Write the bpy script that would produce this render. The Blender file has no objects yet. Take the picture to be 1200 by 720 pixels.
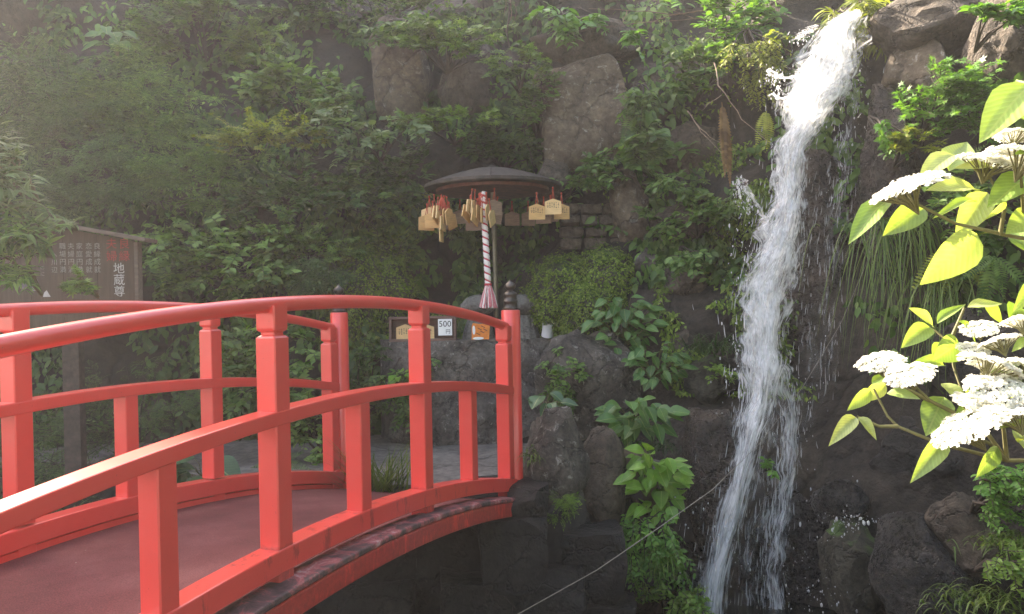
import bpy, bmesh, math, random
import numpy as np
from mathutils import Vector, Matrix, noise

# ---------------------------------------------------------------- camera, sky, sun, exposure
SC = bpy.context.scene
COL = SC.collection
FPX = 950.0                      # focal length in pixels of the 1200 x 720 photograph
PITCH = -8.0 / FPX
ROLL = math.radians(-1.1)
cam_d = bpy.data.cameras.new('camera')
cam = bpy.data.objects.new('camera', cam_d); COL.objects.link(cam)
CM = Matrix.Rotation(math.pi/2 + PITCH, 3, 'X') @ Matrix.Rotation(ROLL, 3, 'Z')
cam.matrix_world = CM.to_4x4()
cam_d.sensor_fit = 'HORIZONTAL'
cam_d.angle = 2*math.atan(600/FPX)
cam_d.clip_start = 0.05; cam_d.clip_end = 500
SC.camera = cam

SUN_AZ, SUN_EL = math.radians(-46), math.radians(35)    # front left, above the cliff
world = bpy.data.worlds.new('World'); SC.world = world; world.use_nodes = True
wn = world.node_tree.nodes; wl = world.node_tree.links
sky = wn.new('ShaderNodeTexSky'); sky.sky_type = 'NISHITA'; sky.sun_disc = False
sky.sun_elevation = SUN_EL; sky.sun_rotation = SUN_AZ % (2*math.pi)
sky.air_density = 1.0; sky.dust_density = 3.0; sky.ozone_density = 0.6
wn['Background'].inputs['Strength'].default_value = 0.15
wl.new(sky.outputs[0], wn['Background'].inputs['Color'])
sun_d = bpy.data.lights.new('sun', 'SUN'); sun_d.energy = 5.0; sun_d.angle = math.radians(0.5)
sun_d.color = (1.0, 0.94, 0.84)
sun = bpy.data.objects.new('sun', sun_d); COL.objects.link(sun)
SDIR = Vector((math.sin(SUN_AZ)*math.cos(SUN_EL), math.cos(SUN_AZ)*math.cos(SUN_EL), math.sin(SUN_EL)))
sun.rotation_euler = SDIR.to_track_quat('Z', 'Y').to_euler()
sun.location = SDIR*40

vs = SC.view_settings
vs.view_transform = 'Standard'; vs.look = 'None'; vs.gamma = 1.0; vs.use_curve_mapping = False
vs.exposure = 2.55
vs.use_white_balance = True
vs.white_balance_temperature = 7600; vs.white_balance_tint = 13
SC.render.engine = 'CYCLES'
SC.cycles.use_denoising = True
SC.cycles.max_bounces = 7; SC.cycles.diffuse_bounces = 3; SC.cycles.glossy_bounces = 3
SC.cycles.transmission_bounces = 4; SC.cycles.transparent_max_bounces = 24; SC.cycles.volume_bounces = 1
SC.cycles.caustics_reflective = False; SC.cycles.caustics_refractive = False
SC.cycles.sample_clamp_indirect = 6.0

RNG = np.random.default_rng(7)
random.seed(7)

# ---------------------------------------------------------------- helpers
def P(px, py, Y):
    """point at depth Y (metres along +Y) on the ray of photograph pixel px, py"""
    v = CM @ Vector(((px-600)/FPX, (360-py)/FPX, -1.0))
    return v * (Y / v.y)

def tag(o, label=None, cat=None, group=None, kind=None):
    if label: o['label'] = label
    if cat: o['category'] = cat
    if group: o['group'] = group
    if kind: o['kind'] = kind
    return o

def thing(name, label, cat, loc=(0, 0, 0), rotz=0.0, group=None):
    o = bpy.data.objects.new(name, None); COL.objects.link(o)
    o.location = loc; o.rotation_euler = (0, 0, rotz); o.empty_display_size = 0.1
    return tag(o, label, cat, group)

def addobj(name, me, parent=None, mat=None):
    o = bpy.data.objects.new(name, me); COL.objects.link(o)
    if mat is not None and not me.materials: me.materials.append(mat)
    if parent is not None: o.parent = parent
    return o

def pymesh(name, verts, faces, mat, parent=None, smooth=True, off=(0, 0, 0)):
    me = bpy.data.meshes.new(name)
    ox, oy, oz = off
    me.from_pydata([(v[0]-ox, v[1]-oy, v[2]-oz) for v in verts], [], faces)
    if smooth:
        me.polygons.foreach_set('use_smooth', [True]*len(me.polygons))
    me.update()
    o = addobj(name, me, parent, mat)
    return o

def trimesh(name, V, F, mat, parent=None, off=(0, 0, 0), smooth=False):
    """fast mesh from numpy arrays, triangles only"""
    me = bpy.data.meshes.new(name)
    V = np.asarray(V, dtype=np.float32) - np.asarray(off, dtype=np.float32)
    F = np.asarray(F, dtype=np.int32)
    n, m = len(V), len(F)
    me.vertices.add(n); me.vertices.foreach_set('co', V.ravel())
    me.loops.add(m*3); me.loops.foreach_set('vertex_index', F.ravel())
    me.polygons.add(m); me.polygons.foreach_set('loop_start', np.arange(0, m*3, 3, dtype=np.int32))
    me.polygons.foreach_set('loop_total', np.full(m, 3, dtype=np.int32))
    if smooth: me.polygons.foreach_set('use_smooth', np.ones(m, dtype=bool))
    me.update(calc_edges=True); me.validate()
    return addobj(name, me, parent, mat)

class MB:
    """collects simple shapes for ONE mesh"""
    def __init__(s): s.v = []; s.f = []
    def add(s, vs, fs):
        b = len(s.v); s.v += [tuple(v) for v in vs]; s.f += [tuple(i+b for i in f) for f in fs]
    def box(s, c, h, M=None):
        vs = [Vector((x*h[0], y*h[1], z*h[2])) for x in (-1, 1) for y in (-1, 1) for z in (-1, 1)]
        if M is not None: vs = [M @ v for v in vs]
        c = Vector(c)
        s.add([c+v for v in vs], [(0,1,3,2),(4,6,7,5),(0,4,5,1),(2,3,7,6),(0,2,6,4),(1,5,7,3)])
    def tube(s, pts, rad, n=8, cap=True):
        pts = [Vector(p) for p in pts]
        if not hasattr(rad, '__len__'): rad = [rad]*len(pts)
        rings = []
        up = Vector((0.123, 0.31, 1)).normalized()
        for i, p in enumerate(pts):
            t = (pts[min(i+1, len(pts)-1)] - pts[max(i-1, 0)]).normalized()
            a = t.cross(up)
            if a.length < 1e-3: a = t.cross(Vector((1, 0, 0)))
            a.normalize(); b = t.cross(a).normalized()
            rings.append([p + (a*math.cos(2*math.pi*k/n) + b*math.sin(2*math.pi*k/n))*rad[i] for k in range(n)])
        vs = [v for r in rings for v in r]; fs = []
        for i in range(len(pts)-1):
            for k in range(n):
                fs.append((i*n+k, i*n+(k+1) % n, (i+1)*n+(k+1) % n, (i+1)*n+k))
        if cap:
            fs.append(tuple(range(n))[::-1]); fs.append(tuple((len(pts)-1)*n+k for k in range(n)))
        s.add(vs, fs)
    def lathe(s, prof, c=(0, 0, 0), n=20, M=None):
        """profile of (radius, z) from bottom to top"""
        vs = []
        for r, z in prof:
            for k in range(n):
                a = 2*math.pi*k/n
                v = Vector((r*math.cos(a), r*math.sin(a), z))
                if M is not None: v = M @ v
                vs.append(Vector(c)+v)
        fs = []
        for i in range(len(prof)-1):
            for k in range(n):
                fs.append((i*n+k, i*n+(k+1) % n, (i+1)*n+(k+1) % n, (i+1)*n+k))
        fs.append(tuple(range(n))[::-1]); fs.append(tuple((len(prof)-1)*n+k for k in range(n)))
        s.add(vs, fs)
    def sweep(s, secs):
        """closed cross sections (lists of equal length), capped"""
        n = len(secs[0]); vs = [v for r in secs for v in r]; fs = []
        for i in range(len(secs)-1):
            for k in range(n):
                fs.append((i*n+k, i*n+(k+1) % n, (i+1)*n+(k+1) % n, (i+1)*n+k))
        fs.append(tuple(range(n))[::-1]); fs.append(tuple((len(secs)-1)*n+k for k in range(n)))
        s.add(vs, fs)
    def obj(s, name, mat, parent=None, off=(0, 0, 0), smooth=False, bevel=0, angle=None):
        o = pymesh(name, s.v, s.f, mat, parent, smooth, off)
        bm = bmesh.new(); bm.from_mesh(o.data); bmesh.ops.recalc_face_normals(bm, faces=bm.faces)
        bm.to_mesh(o.data); bm.free()
        if bevel:
            m = o.modifiers.new('bevel', 'BEVEL'); m.width = bevel; m.segments = 2
            m.limit_method = 'ANGLE'; m.angle_limit = math.radians(40)
        if smooth and angle:
            o.data.set_sharp_from_angle(angle=math.radians(angle))
        return o

# ---------------------------------------------------------------- materials
def newmat(name):
    m = bpy.data.materials.new(name); m.use_nodes = True
    nt = m.node_tree
    return m, nt.nodes, nt.links, nt.nodes['Principled BSDF']

def ramp(nodes, stops, interp='LINEAR'):
    r = nodes.new('ShaderNodeValToRGB'); r.color_ramp.interpolation = interp
    els = r.color_ramp.elements
    while len(els) < len(stops): els.new(0.5)
    for e, (p, c) in zip(els, stops):
        e.position = p; e.color = (c[0], c[1], c[2], 1) if hasattr(c, '__len__') else (c, c, c, 1)
    return r

def noisen(nodes, links, scale, detail=5, rough=0.6, coord=None, dist=0.0, vscale=None):
    tc = nodes.new('ShaderNodeTexCoord'); n = nodes.new('ShaderNodeTexNoise')
    n.inputs['Scale'].default_value = scale; n.inputs['Detail'].default_value = detail
    n.inputs['Roughness'].default_value = rough; n.inputs['Distortion'].default_value = dist
    out = tc.outputs[coord or 'Object']
    if vscale:
        mp = nodes.new('ShaderNodeMapping'); mp.inputs['Scale'].default_value = vscale
        links.new(out, mp.inputs['Vector']); out = mp.outputs[0]
    links.new(out, n.inputs['Vector'])
    return n

def mixc(nodes, links, fac, a, b, mode='MIX'):
    m = nodes.new('ShaderNodeMix'); m.data_type = 'RGBA'; m.blend_type = mode
    if hasattr(fac, 'links') or hasattr(fac, 'is_linked'): links.new(fac, m.inputs[0])
    else: m.inputs[0].default_value = fac
    for sock, val in ((m.inputs[6], a), (m.inputs[7], b)):
        if isinstance(val, (tuple, list)): sock.default_value = (val[0], val[1], val[2], 1)
        else: links.new(val, sock)
    return m.outputs[2]

def math_(nodes, links, op, a, b=None):
    m = nodes.new('ShaderNodeMath'); m.operation = op
    for s, v in ((m.inputs[0], a), (m.inputs[1], b)):
        if v is None: continue
        if isinstance(v, (int, float)): s.default_value = v
        else: links.new(v, s)
    return m.outputs[0]

def bump(nodes, links, bsdf, height, strength=0.5, dist=0.02):
    b = nodes.new('ShaderNodeBump'); b.inputs['Strength'].default_value = strength
    b.inputs['Distance'].default_value = dist
    links.new(height, b.inputs['Height']); links.new(b.outputs[0], bsdf.inputs['Normal'])

def rock_mat(name, dark, mid, light, rough=0.85, scale=3.0, moss=None, moss_amt=0.0, lichen=0.0, wet=False, bumpd=0.05):
    m, N, L, B = newmat(name)
    n1 = noisen(N, L, scale, 8, 0.65, dist=0.4)
    r = ramp(N, [(0.30, dark), (0.5, mid), (0.72, light)])
    L.new(n1.outputs[0], r.inputs[0])
    col = r.outputs[0]
    n2 = noisen(N, L, scale*9, 6, 0.7)
    r2 = ramp(N, [(0.38, 0.45), (0.6, 1.0)]); L.new(n2.outputs[0], r2.inputs[0])
    col = mixc(N, L, 0.8, col, r2.outputs[0], 'MULTIPLY')
    if lichen:
        n3 = noisen(N, L, scale*5, 7, 0.75, dist=0.6)
        r3 = ramp(N, [(0.6-0.1*lichen, 0), (0.66, 1)]); L.new(n3.outputs[0], r3.inputs[0])
        col = mixc(N, L, math_(N, L, 'MULTIPLY', r3.outputs[0], 0.8), col, (0.42, 0.40, 0.36))
    if moss:
        g = N.new('ShaderNodeNewGeometry'); sep = N.new('ShaderNodeSeparateXYZ'); L.new(g.outputs['Normal'], sep.inputs[0])
        n4 = noisen(N, L, scale*1.7, 6, 0.7, dist=0.3)
        a = math_(N, L, 'MULTIPLY', sep.outputs[2], 0.35)
        a = math_(N, L, 'ADD', a, n4.outputs[0]); a = math_(N, L, 'ADD', a, moss_amt-0.5)
        r4 = ramp(N, [(0.5, 0), (0.62, 1)]); L.new(a, r4.inputs[0])
        n5 = noisen(N, L, scale*22, 4, 0.7)
        mc = mixc(N, L, n5.outputs[0], tuple(c*0.35 for c in moss), tuple(c*1.5 for c in moss))
        col = mixc(N, L, r4.outputs[0], col, mc)
    # crack lines
    wv = noisen(N, L, scale*1.3, 4, 0.6); vm = N.new('ShaderNodeVectorMath'); vm.operation = 'MULTIPLY_ADD'
    tco = N.new('ShaderNodeTexCoord'); L.new(wv.outputs['Color'], vm.inputs[0]); vm.inputs[1].default_value = (0.5, 0.5, 0.5); L.new(tco.outputs['Object'], vm.inputs[2])
    vo = N.new('ShaderNodeTexVoronoi'); vo.feature = 'DISTANCE_TO_EDGE'; vo.inputs['Scale'].default_value = scale*0.9; L.new(vm.outputs[0], vo.inputs['Vector'])
    rc = ramp(N, [(0.0, 0.25), (0.045, 1.0)]); L.new(vo.outputs['Distance'], rc.inputs[0])
    col = mixc(N, L, 0.55, col, rc.outputs[0], 'MULTIPLY')
    L.new(col, B.inputs['Base Color'])
    B.inputs['Roughness'].default_value = rough
    if wet:
        rr = ramp(N, [(0.35, 0.12), (0.65, 0.5)]); L.new(n2.outputs[0], rr.inputs[0]); L.new(rr.outputs[0], B.inputs['Roughness'])
        B.inputs['Specular IOR Level'].default_value = 0.6
    n6 = noisen(N, L, scale*4, 10, 0.7, dist=0.3)
    hh = math_(N, L, 'ADD', n6.outputs[0], math_(N, L, 'MULTIPLY', rc.outputs[0], 0.35))
    bump(N, L, B, hh, 1.0, bumpd*1.6)
    return m

def leaf_mat(name, cols, rough=0.5, trans=0.35, tcol=None, edge=None, spec=0.35):
    m, N, L, B = newmat(name)
    g = N.new('ShaderNodeNewGeometry')
    k = len(cols)
    r = ramp(N, [(i/max(1, k-1), c) for i, c in enumerate(cols)]); L.new(g.outputs['Random Per Island'], r.inputs[0])
    n = noisen(N, L, 1.4, 3, 0.6)
    rn = ramp(N, [(0.3, 0.55), (0.7, 1.4)]); L.new(n.outputs[0], rn.inputs[0])
    col = mixc(N, L, 0.85, r.outputs[0], rn.outputs[0], 'MULTIPLY')
    L.new(col, B.inputs['Base Color']); B.inputs['Roughness'].default_value = rough
    B.inputs['Specular IOR Level'].default_value = spec
    t = N.new('ShaderNodeBsdfTranslucent')
    tc = mixc(N, L, 1.0, col, tcol or (1.5, 1.6, 0.6), 'MULTIPLY'); L.new(tc, t.inputs[0])
    mx = N.new('ShaderNodeMixShader'); mx.inputs[0].default_value = trans
    L.new(B.outputs[0], mx.inputs[1]); L.new(t.outputs[0], mx.inputs[2])
    L.new(mx.outputs[0], N['Material Output'].inputs[0])
    return m

def plain_mat(name, col, rough=0.6, metal=0.0, var=0.15, scale=20, bumps=0.0, vscale=None):
    m, N, L, B = newmat(name)
    n = noisen(N, L, scale, 5, 0.65, vscale=vscale)
    r = ramp(N, [(0.3, tuple(c*(1-var*1.6) for c in col)), (0.7, tuple(min(1, c*(1+var)) for c in col))])
    L.new(n.outputs[0], r.inputs[0]); L.new(r.outputs[0], B.inputs['Base Color'])
    B.inputs['Roughness'].default_value = rough; B.inputs['Metallic'].default_value = metal
    if bumps: bump(N, L, B, n.outputs[0], bumps, 0.004)
    return m

M = {}
M['rock'] = rock_mat('rock_brown', (0.0442, 0.0338, 0.0260), (0.1170, 0.0910, 0.0676), (0.2340, 0.1846, 0.1365), moss=(0.05, 0.075, 0.022), moss_amt=0.08)
M['rock_tan'] = rock_mat('rock_tan', (0.0798, 0.0595, 0.0406), (0.1740, 0.1305, 0.0899), (0.3190, 0.2465, 0.1740), moss=(0.055, 0.075, 0.025), moss_amt=0.02, scale=2.2, lichen=0.2)
M['rock_grey'] = rock_mat('rock_grey', (0.0450, 0.0375, 0.0312), (0.1187, 0.1000, 0.0825), (0.2375, 0.2063, 0.1688), moss=(0.045, 0.062, 0.02), moss_amt=0.02, lichen=0.25)
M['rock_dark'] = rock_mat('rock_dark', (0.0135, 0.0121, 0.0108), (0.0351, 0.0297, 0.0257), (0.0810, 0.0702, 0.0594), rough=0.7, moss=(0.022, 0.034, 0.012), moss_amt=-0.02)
M['rock_wet'] = rock_mat('rock_wet', (0.0208, 0.0143, 0.0117), (0.0676, 0.0481, 0.0377), (0.1495, 0.1118, 0.0884), wet=True, moss=(0.03, 0.045, 0.012), moss_amt=-0.02, scale=3.5)
M['rock_ledge'] = rock_mat('rock_ledge', (0.0575, 0.0494, 0.0414), (0.1495, 0.1299, 0.1104), (0.2875, 0.2553, 0.2185), moss=(0.045, 0.062, 0.02), moss_amt=0.0, lichen=0.2)
M['rock_slick'] = rock_mat('rock_slick', (0.0120, 0.0108, 0.0108), (0.0408, 0.0360, 0.0336), (0.1020, 0.0924, 0.0840), wet=True, moss=(0.03, 0.045, 0.012), moss_amt=-0.04, scale=4.5, bumpd=0.06)
M['rock_mossy'] = rock_mat('rock_mossy', (0.0260, 0.0260, 0.0182), (0.0650, 0.0598, 0.0416), (0.1300, 0.1170, 0.0845), moss=(0.06, 0.11, 0.025), moss_amt=0.28)
M['cliff'] = rock_mat('cliff_earth', (0.016, 0.012, 0.009), (0.045, 0.035, 0.027), (0.09, 0.07, 0.052), moss=(0.035, 0.055, 0.018), moss_amt=0.08, scale=1.2, bumpd=0.1)
M['ground'] = rock_mat('ground_earth', (0.12, 0.104, 0.090), (0.175, 0.152, 0.132), (0.23, 0.203, 0.176), scale=1.6, bumpd=0.012)
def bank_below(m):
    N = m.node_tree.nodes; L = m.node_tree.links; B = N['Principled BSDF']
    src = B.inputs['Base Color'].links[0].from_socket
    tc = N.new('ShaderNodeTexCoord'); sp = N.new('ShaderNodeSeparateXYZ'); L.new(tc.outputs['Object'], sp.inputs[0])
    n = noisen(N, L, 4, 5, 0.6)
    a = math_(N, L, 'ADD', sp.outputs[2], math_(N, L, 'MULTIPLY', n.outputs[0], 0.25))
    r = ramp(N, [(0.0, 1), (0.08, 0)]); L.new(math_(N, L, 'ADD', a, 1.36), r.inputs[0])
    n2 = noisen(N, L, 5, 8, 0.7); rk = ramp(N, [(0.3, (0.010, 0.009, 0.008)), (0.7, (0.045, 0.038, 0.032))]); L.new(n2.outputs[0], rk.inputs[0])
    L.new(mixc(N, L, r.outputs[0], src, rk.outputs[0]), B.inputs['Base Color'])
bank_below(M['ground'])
M['statue'] = rock_mat('carved_stone', (0.10, 0.095, 0.085), (0.19, 0.18, 0.16), (0.28, 0.26, 0.23), scale=4, bumpd=0.01)
M['bed'] = M['rock_dark']

# leaves
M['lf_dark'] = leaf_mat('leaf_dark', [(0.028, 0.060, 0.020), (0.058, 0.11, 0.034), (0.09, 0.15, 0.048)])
M['lf_mid'] = leaf_mat('leaf_mid', [(0.040, 0.085, 0.022), (0.09, 0.17, 0.042), (0.16, 0.25, 0.075)])
M['lf_dull'] = leaf_mat('leaf_dull', [(0.036, 0.075, 0.026), (0.08, 0.14, 0.050), (0.145, 0.22, 0.09)])
M['lf_fresh'] = leaf_mat('leaf_fresh', [(0.055, 0.11, 0.028), (0.12, 0.21, 0.05), (0.21, 0.31, 0.09)])
M['lf_bright'] = leaf_mat('leaf_bright', [(0.08, 0.15, 0.03), (0.13, 0.22, 0.04), (0.18, 0.27, 0.06)])
M['lf_yellow'] = leaf_mat('leaf_yellow', [(0.14, 0.17, 0.03), (0.22, 0.26, 0.045), (0.30, 0.32, 0.06)])
M['lf_pale'] = leaf_mat('leaf_pale', [(0.09, 0.14, 0.06), (0.14, 0.20, 0.09), (0.20, 0.26, 0.13)])
M['lf_lush'] = leaf_mat('leaf_lush', [(0.07, 0.16, 0.03), (0.10, 0.23, 0.045), (0.15, 0.29, 0.06)], rough=0.4)
M['lf_moss'] = leaf_mat('leaf_moss', [(0.05, 0.085, 0.015), (0.11, 0.17, 0.03), (0.20, 0.27, 0.055)], rough=0.8, trans=0.2)
M['lf_grass'] = leaf_mat('leaf_grass', [(0.05, 0.09, 0.02), (0.09, 0.15, 0.035), (0.16, 0.21, 0.06)])
M['lf_grassdk'] = leaf_mat('leaf_grass_dark', [(0.02, 0.05, 0.02), (0.035, 0.075, 0.025), (0.06, 0.10, 0.035)])
M['lf_dead'] = leaf_mat('leaf_dead', [(0.11, 0.06, 0.03), (0.17, 0.10, 0.05), (0.24, 0.15, 0.08)])
M['lf_hyd'] = leaf_mat('leaf_flowering_shrub', [(0.13, 0.24, 0.03), (0.19, 0.31, 0.04), (0.30, 0.36, 0.04)], rough=0.4, trans=0.45, tcol=(1.6, 1.5, 0.35))
M['bark'] = plain_mat('bark', (0.06, 0.045, 0.035), 0.9, var=0.4, scale=18, bumps=0.6)
M['twig'] = plain_mat('twig', (0.16, 0.10, 0.07), 0.8, var=0.3, scale=30)
M['stem'] = plain_mat('green_stem', (0.14, 0.13, 0.05), 0.7, var=0.25, scale=30)
M['deadtwig'] = plain_mat('bare_twig', (0.30, 0.22, 0.16), 0.8, var=0.3, scale=30)

# paint
def paint_mat(name, grime, foot=0.0):
    m, N, L, B = newmat(name)
    n = noisen(N, L, 6, 6, 0.6)
    r = ramp(N, [(0.3, (0.69, 0.062, 0.050)), (0.7, (0.74, 0.072, 0.058))]); L.new(n.outputs[0], r.inputs[0])
    col = r.outputs[0]
    nw = noisen(N, L, 1.1, 4, 0.6, dist=0.2); rw = ramp(N, [(0.45, 0), (0.8, 0.28)]); L.new(nw.outputs[0], rw.inputs[0])
    col = mixc(N, L, rw.outputs[0], col, (0.62, 0.135, 0.105))
    ns = noisen(N, L, 75, 3, 0.6); rs_ = ramp(N, [(0.70, 0), (0.74, 0.45)]); L.new(ns.outputs[0], rs_.inputs[0])
    col = mixc(N, L, rs_.outputs[0], col, (0.20, 0.03, 0.028))
    n2 = noisen(N, L, 5, 8, 0.75, dist=0.2, vscale=(2.2, 2.2, 0.55))
    lo = 0.66 - 0.16*grime
    r2 = ramp(N, [(lo, 0), (lo+0.07, 1)]); L.new(n2.outputs[0], r2.inputs[0])
    n3 = noisen(N, L, 40, 6, 0.7)
    f = math_(N, L, 'MULTIPLY', r2.outputs[0], math_(N, L, 'MULTIPLY', n3.outputs[0], 0.9 if grime > 0.2 else 0.15))
    col = mixc(N, L, f, col, (0.03, 0.02, 0.02))
    if foot:
        tg = N.new('ShaderNodeTexCoord'); sg = N.new('ShaderNodeSeparateXYZ'); L.new(tg.outputs['Generated'], sg.inputs[0])
        nf = noisen(N, L, 30, 5, 0.7)
        a = math_(N, L, 'SUBTRACT', math_(N, L, 'ADD', foot, math_(N, L, 'MULTIPLY', nf.outputs[0], foot*1.4)), sg.outputs[2])
        rf = ramp(N, [(0.5, 0), (0.53, 1)]); L.new(math_(N, L, 'ADD', a, 0.46), rf.inputs[0])
        col = mixc(N, L, math_(N, L, 'MULTIPLY', rf.outputs[0], 0.75), col, (0.035, 0.022, 0.02))
    n4 = noisen(N, L, 55, 3, 0.5)
    r4 = ramp(N, [(0.74, 0), (0.77, 1)]); L.new(n4.outputs[0], r4.inputs[0])
    col = mixc(N, L, math_(N, L, 'MULTIPLY', r4.outputs[0], 0.5*grime), col, (0.5, 0.42, 0.38))
    L.new(col, B.inputs['Base Color'])
    rr = ramp(N, [(0.3, 0.25), (0.7, 0.31)]); B.inputs['Roughness'].default_value = 0.28
    n5 = noisen(N, L, 14, 5, 0.6, vscale=(1, 1, 0.3))
    bump(N, L, B, n5.outputs[0], 0.05, 0.003)
    B.inputs['Coat Weight'].default_value = 0.35; B.inputs['Coat Roughness'].default_value = 0.16
    return m
M['red'] = paint_mat('red_paint', 0.05)
M['red_post'] = paint_mat('red_paint_post', 0.05, 0.045)
M['red_worn'] = paint_mat('red_paint_worn', 1.7)
M['red_low'] = paint_mat('red_paint_streaked', 0.7)
def ledge_mat():
    m, N, L, B = newmat('weathered_ledge')
    n = noisen(N, L, 7, 8, 0.75, dist=0.5)
    r = ramp(N, [(0.33, (0.02, 0.017, 0.017)), (0.47, (0.10, 0.055, 0.055)), (0.56, (0.40, 0.10, 0.10)), (0.68, (0.50, 0.40, 0.38))])
    L.new(n.outputs[0], r.inputs[0]); L.new(r.outputs[0], B.inputs['Base Color']); B.inputs['Roughness'].default_value = 0.6
    bump(N, L, B, n.outputs[0], 0.4, 0.01)
    return m
M['ledge'] = ledge_mat()
def deck_mat():
    m, N, L, B = newmat('deck_antislip')
    n = noisen(N, L, 2.2, 6, 0.6)
    r = ramp(N, [(0.3, (0.105, 0.026, 0.026)), (0.5, (0.15, 0.039, 0.038)), (0.72, (0.21, 0.072, 0.066))]); L.new(n.outputs[0], r.inputs[0])
    n2 = noisen(N, L, 180, 2, 0.5)
    r2 = ramp(N, [(0.35, 0.72), (0.7, 1.25)]); L.new(n2.outputs[0], r2.inputs[0])
    col = mixc(N, L, 0.9, r.outputs[0], r2.outputs[0], 'MULTIPLY')
    n3 = noisen(N, L, 28, 3, 0.5); r3 = ramp(N, [(0.76, 0), (0.79, 1)]); L.new(n3.outputs[0], r3.inputs[0])
    col = mixc(N, L, math_(N, L, 'MULTIPLY', r3.outputs[0], 0.6), col, (0.42, 0.33, 0.28))
    L.new(col, B.inputs['Base Color']); B.inputs['Roughness'].default_value = 0.8; B.inputs['Specular IOR Level'].default_value = 0.25
    bump(N, L, B, n2.outputs[0], 0.35, 0.003)
    return m
M['deck'] = deck_mat()
M['bronze'] = plain_mat('dark_bronze', (0.10, 0.085, 0.075), 0.38, 0.85, 0.4, 14)
M['roofwood'] = plain_mat('weathered_roof_wood', (0.055, 0.042, 0.034), 0.8, 0, 0.35, 16, 0.5, (1, 1, 1))
M['redwood'] = plain_mat('red_brown_beam', (0.16, 0.05, 0.035), 0.7, 0, 0.3, 16)
M['signwood'] = plain_mat('sign_board_wood', (0.088, 0.057, 0.036), 0.75, 0, 0.22, 9, 0.3, (6, 6, 0.5))
M['paleroof'] = plain_mat('sign_roof_wood', (0.15, 0.112, 0.082), 0.8, 0, 0.25, 12, 0.3, (0.6, 4, 4))
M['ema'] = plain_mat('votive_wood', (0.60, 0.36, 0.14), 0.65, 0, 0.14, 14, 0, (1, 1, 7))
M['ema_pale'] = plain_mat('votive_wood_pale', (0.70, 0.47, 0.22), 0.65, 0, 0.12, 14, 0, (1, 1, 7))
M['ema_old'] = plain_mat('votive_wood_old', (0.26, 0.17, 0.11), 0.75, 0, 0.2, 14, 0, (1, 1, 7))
M['string'] = plain_mat('red_string', (0.42, 0.06, 0.03), 0.8, 0, 0.2, 60)
M['ink'] = plain_mat('ink', (0.05, 0.04, 0.035), 0.8, 0, 0.1, 40)
M['white'] = plain_mat('white_paint', (0.52, 0.50, 0.46), 0.7, 0, 0.12, 40)
M['faded'] = plain_mat('faded_white_paint', (0.34, 0.31, 0.275), 0.8, 0, 0.3, 60)
M['redletter'] = plain_mat('faded_red_paint', (0.38, 0.055, 0.05), 0.8, 0, 0.25, 60)
M['rope_w'] = plain_mat('rope_white', (0.78, 0.73, 0.68), 0.9, 0, 0.1, 60)
M['rope_r'] = plain_mat('rope_red', (0.52, 0.05, 0.07), 0.9, 0, 0.12, 60)
M['tassel'] = plain_mat('tassel_pink', (0.62, 0.20, 0.22), 0.9, 0, 0.35, 30, 0.3, (8, 8, 0.4))
M['metal'] = plain_mat('bright_metal', (0.80, 0.80, 0.79), 0.32, 0.25, 0.08, 8)
M['pole'] = plain_mat('pole_brass', (0.16, 0.14, 0.10), 0.45, 0.6, 0.25, 10)
M['orange'] = plain_mat('orange_print', (0.75, 0.22, 0.03), 0.6, 0, 0.15, 20)
M['card'] = plain_mat('white_card', (0.80, 0.80, 0.78), 0.6, 0, 0.03, 20)
M['boxwood'] = plain_mat('box_wood', (0.15, 0.085, 0.065), 0.7, 0, 0.25, 10, 0.2, (0.6, 5, 5))
M['cord'] = plain_mat('pale_cord', (0.22, 0.20, 0.17), 0.8, 0, 0.2, 40)

# ---------------------------------------------------------------- the lie of the land
TH = math.atan(0.3722)                        # bridge axis, clockwise from +Y
BO = Vector((0.3722*1.97-2.1, 1.97, 0))       # near rail, first post
SP = 1.17/math.cos(TH)                        # post spacing
BW = 1.377                                    # distance between the rails
DV = Vector((math.sin(TH), math.cos(TH), 0))

CP = [  # points on the cliff face: photograph pixel and depth
 (-200,500,7.4),(0,500,7.9),(0,250,8.6),(0,0,9.6),(-200,0,9.0),(300,500,8.3),(300,250,8.9),(300,0,9.9),(450,450,8.5),(470,250,8.9),(470,80,9.6),
 (560,300,9.5),(600,290,9.6),(545,240,9.3),(600,150,9.2),(600,0,9.8),(685,135,8.95),(700,0,9.6),(735,240,8.6),(650,345,8.5),(800,150,8.5),(800,20,8.9),(800,300,8.0),
 (640,480,8.0),(560,480,8.3),(720,450,7.4),(700,640,6.3),(830,400,7.3),(830,560,6.6),(900,100,7.5),(900,250,7.3),(900,400,7.1),(900,600,6.5),(975,0,8.0),(970,60,7.4),
 (1000,300,6.9),(1080,70,6.9),(1080,-60,7.6),(1150,300,6.0),(1190,100,6.2),(1100,450,5.9),(1050,600,5.7),(1000,700,5.7),(1200,500,5.2),(1200,700,4.7),(1400,300,4.6),(1400,0,5.4),(1500,600,3.8)]
CPX = []
for a, b, c in CP:
    v = P(a, b, c); CPX.append((v.x, v.z, v.y))
CPX += [(-9,-1.5,6.5),(-9,3,8),(-9,7,10.5),(-5,7,11.5),(0,4.3,11.0),(0,5.6,15),(-1.2,4.6,11.5),(-1.2,6.2,15),(1.8,4.4,11.5),(1.8,5.6,15),(-2.6,7,12.6),(3.5,4.5,10),(3.5,6,14),(7,3,5.5),(7,7,9),(-6,-2.5,6.5),(0,-2.5,6.2),(3,-2.5,5.2),(6,-2.5,3.5),(9,0,2),(9,5,5),(-12,0,3),(-12,6,6)]
CPA = np.array(CPX)

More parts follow.
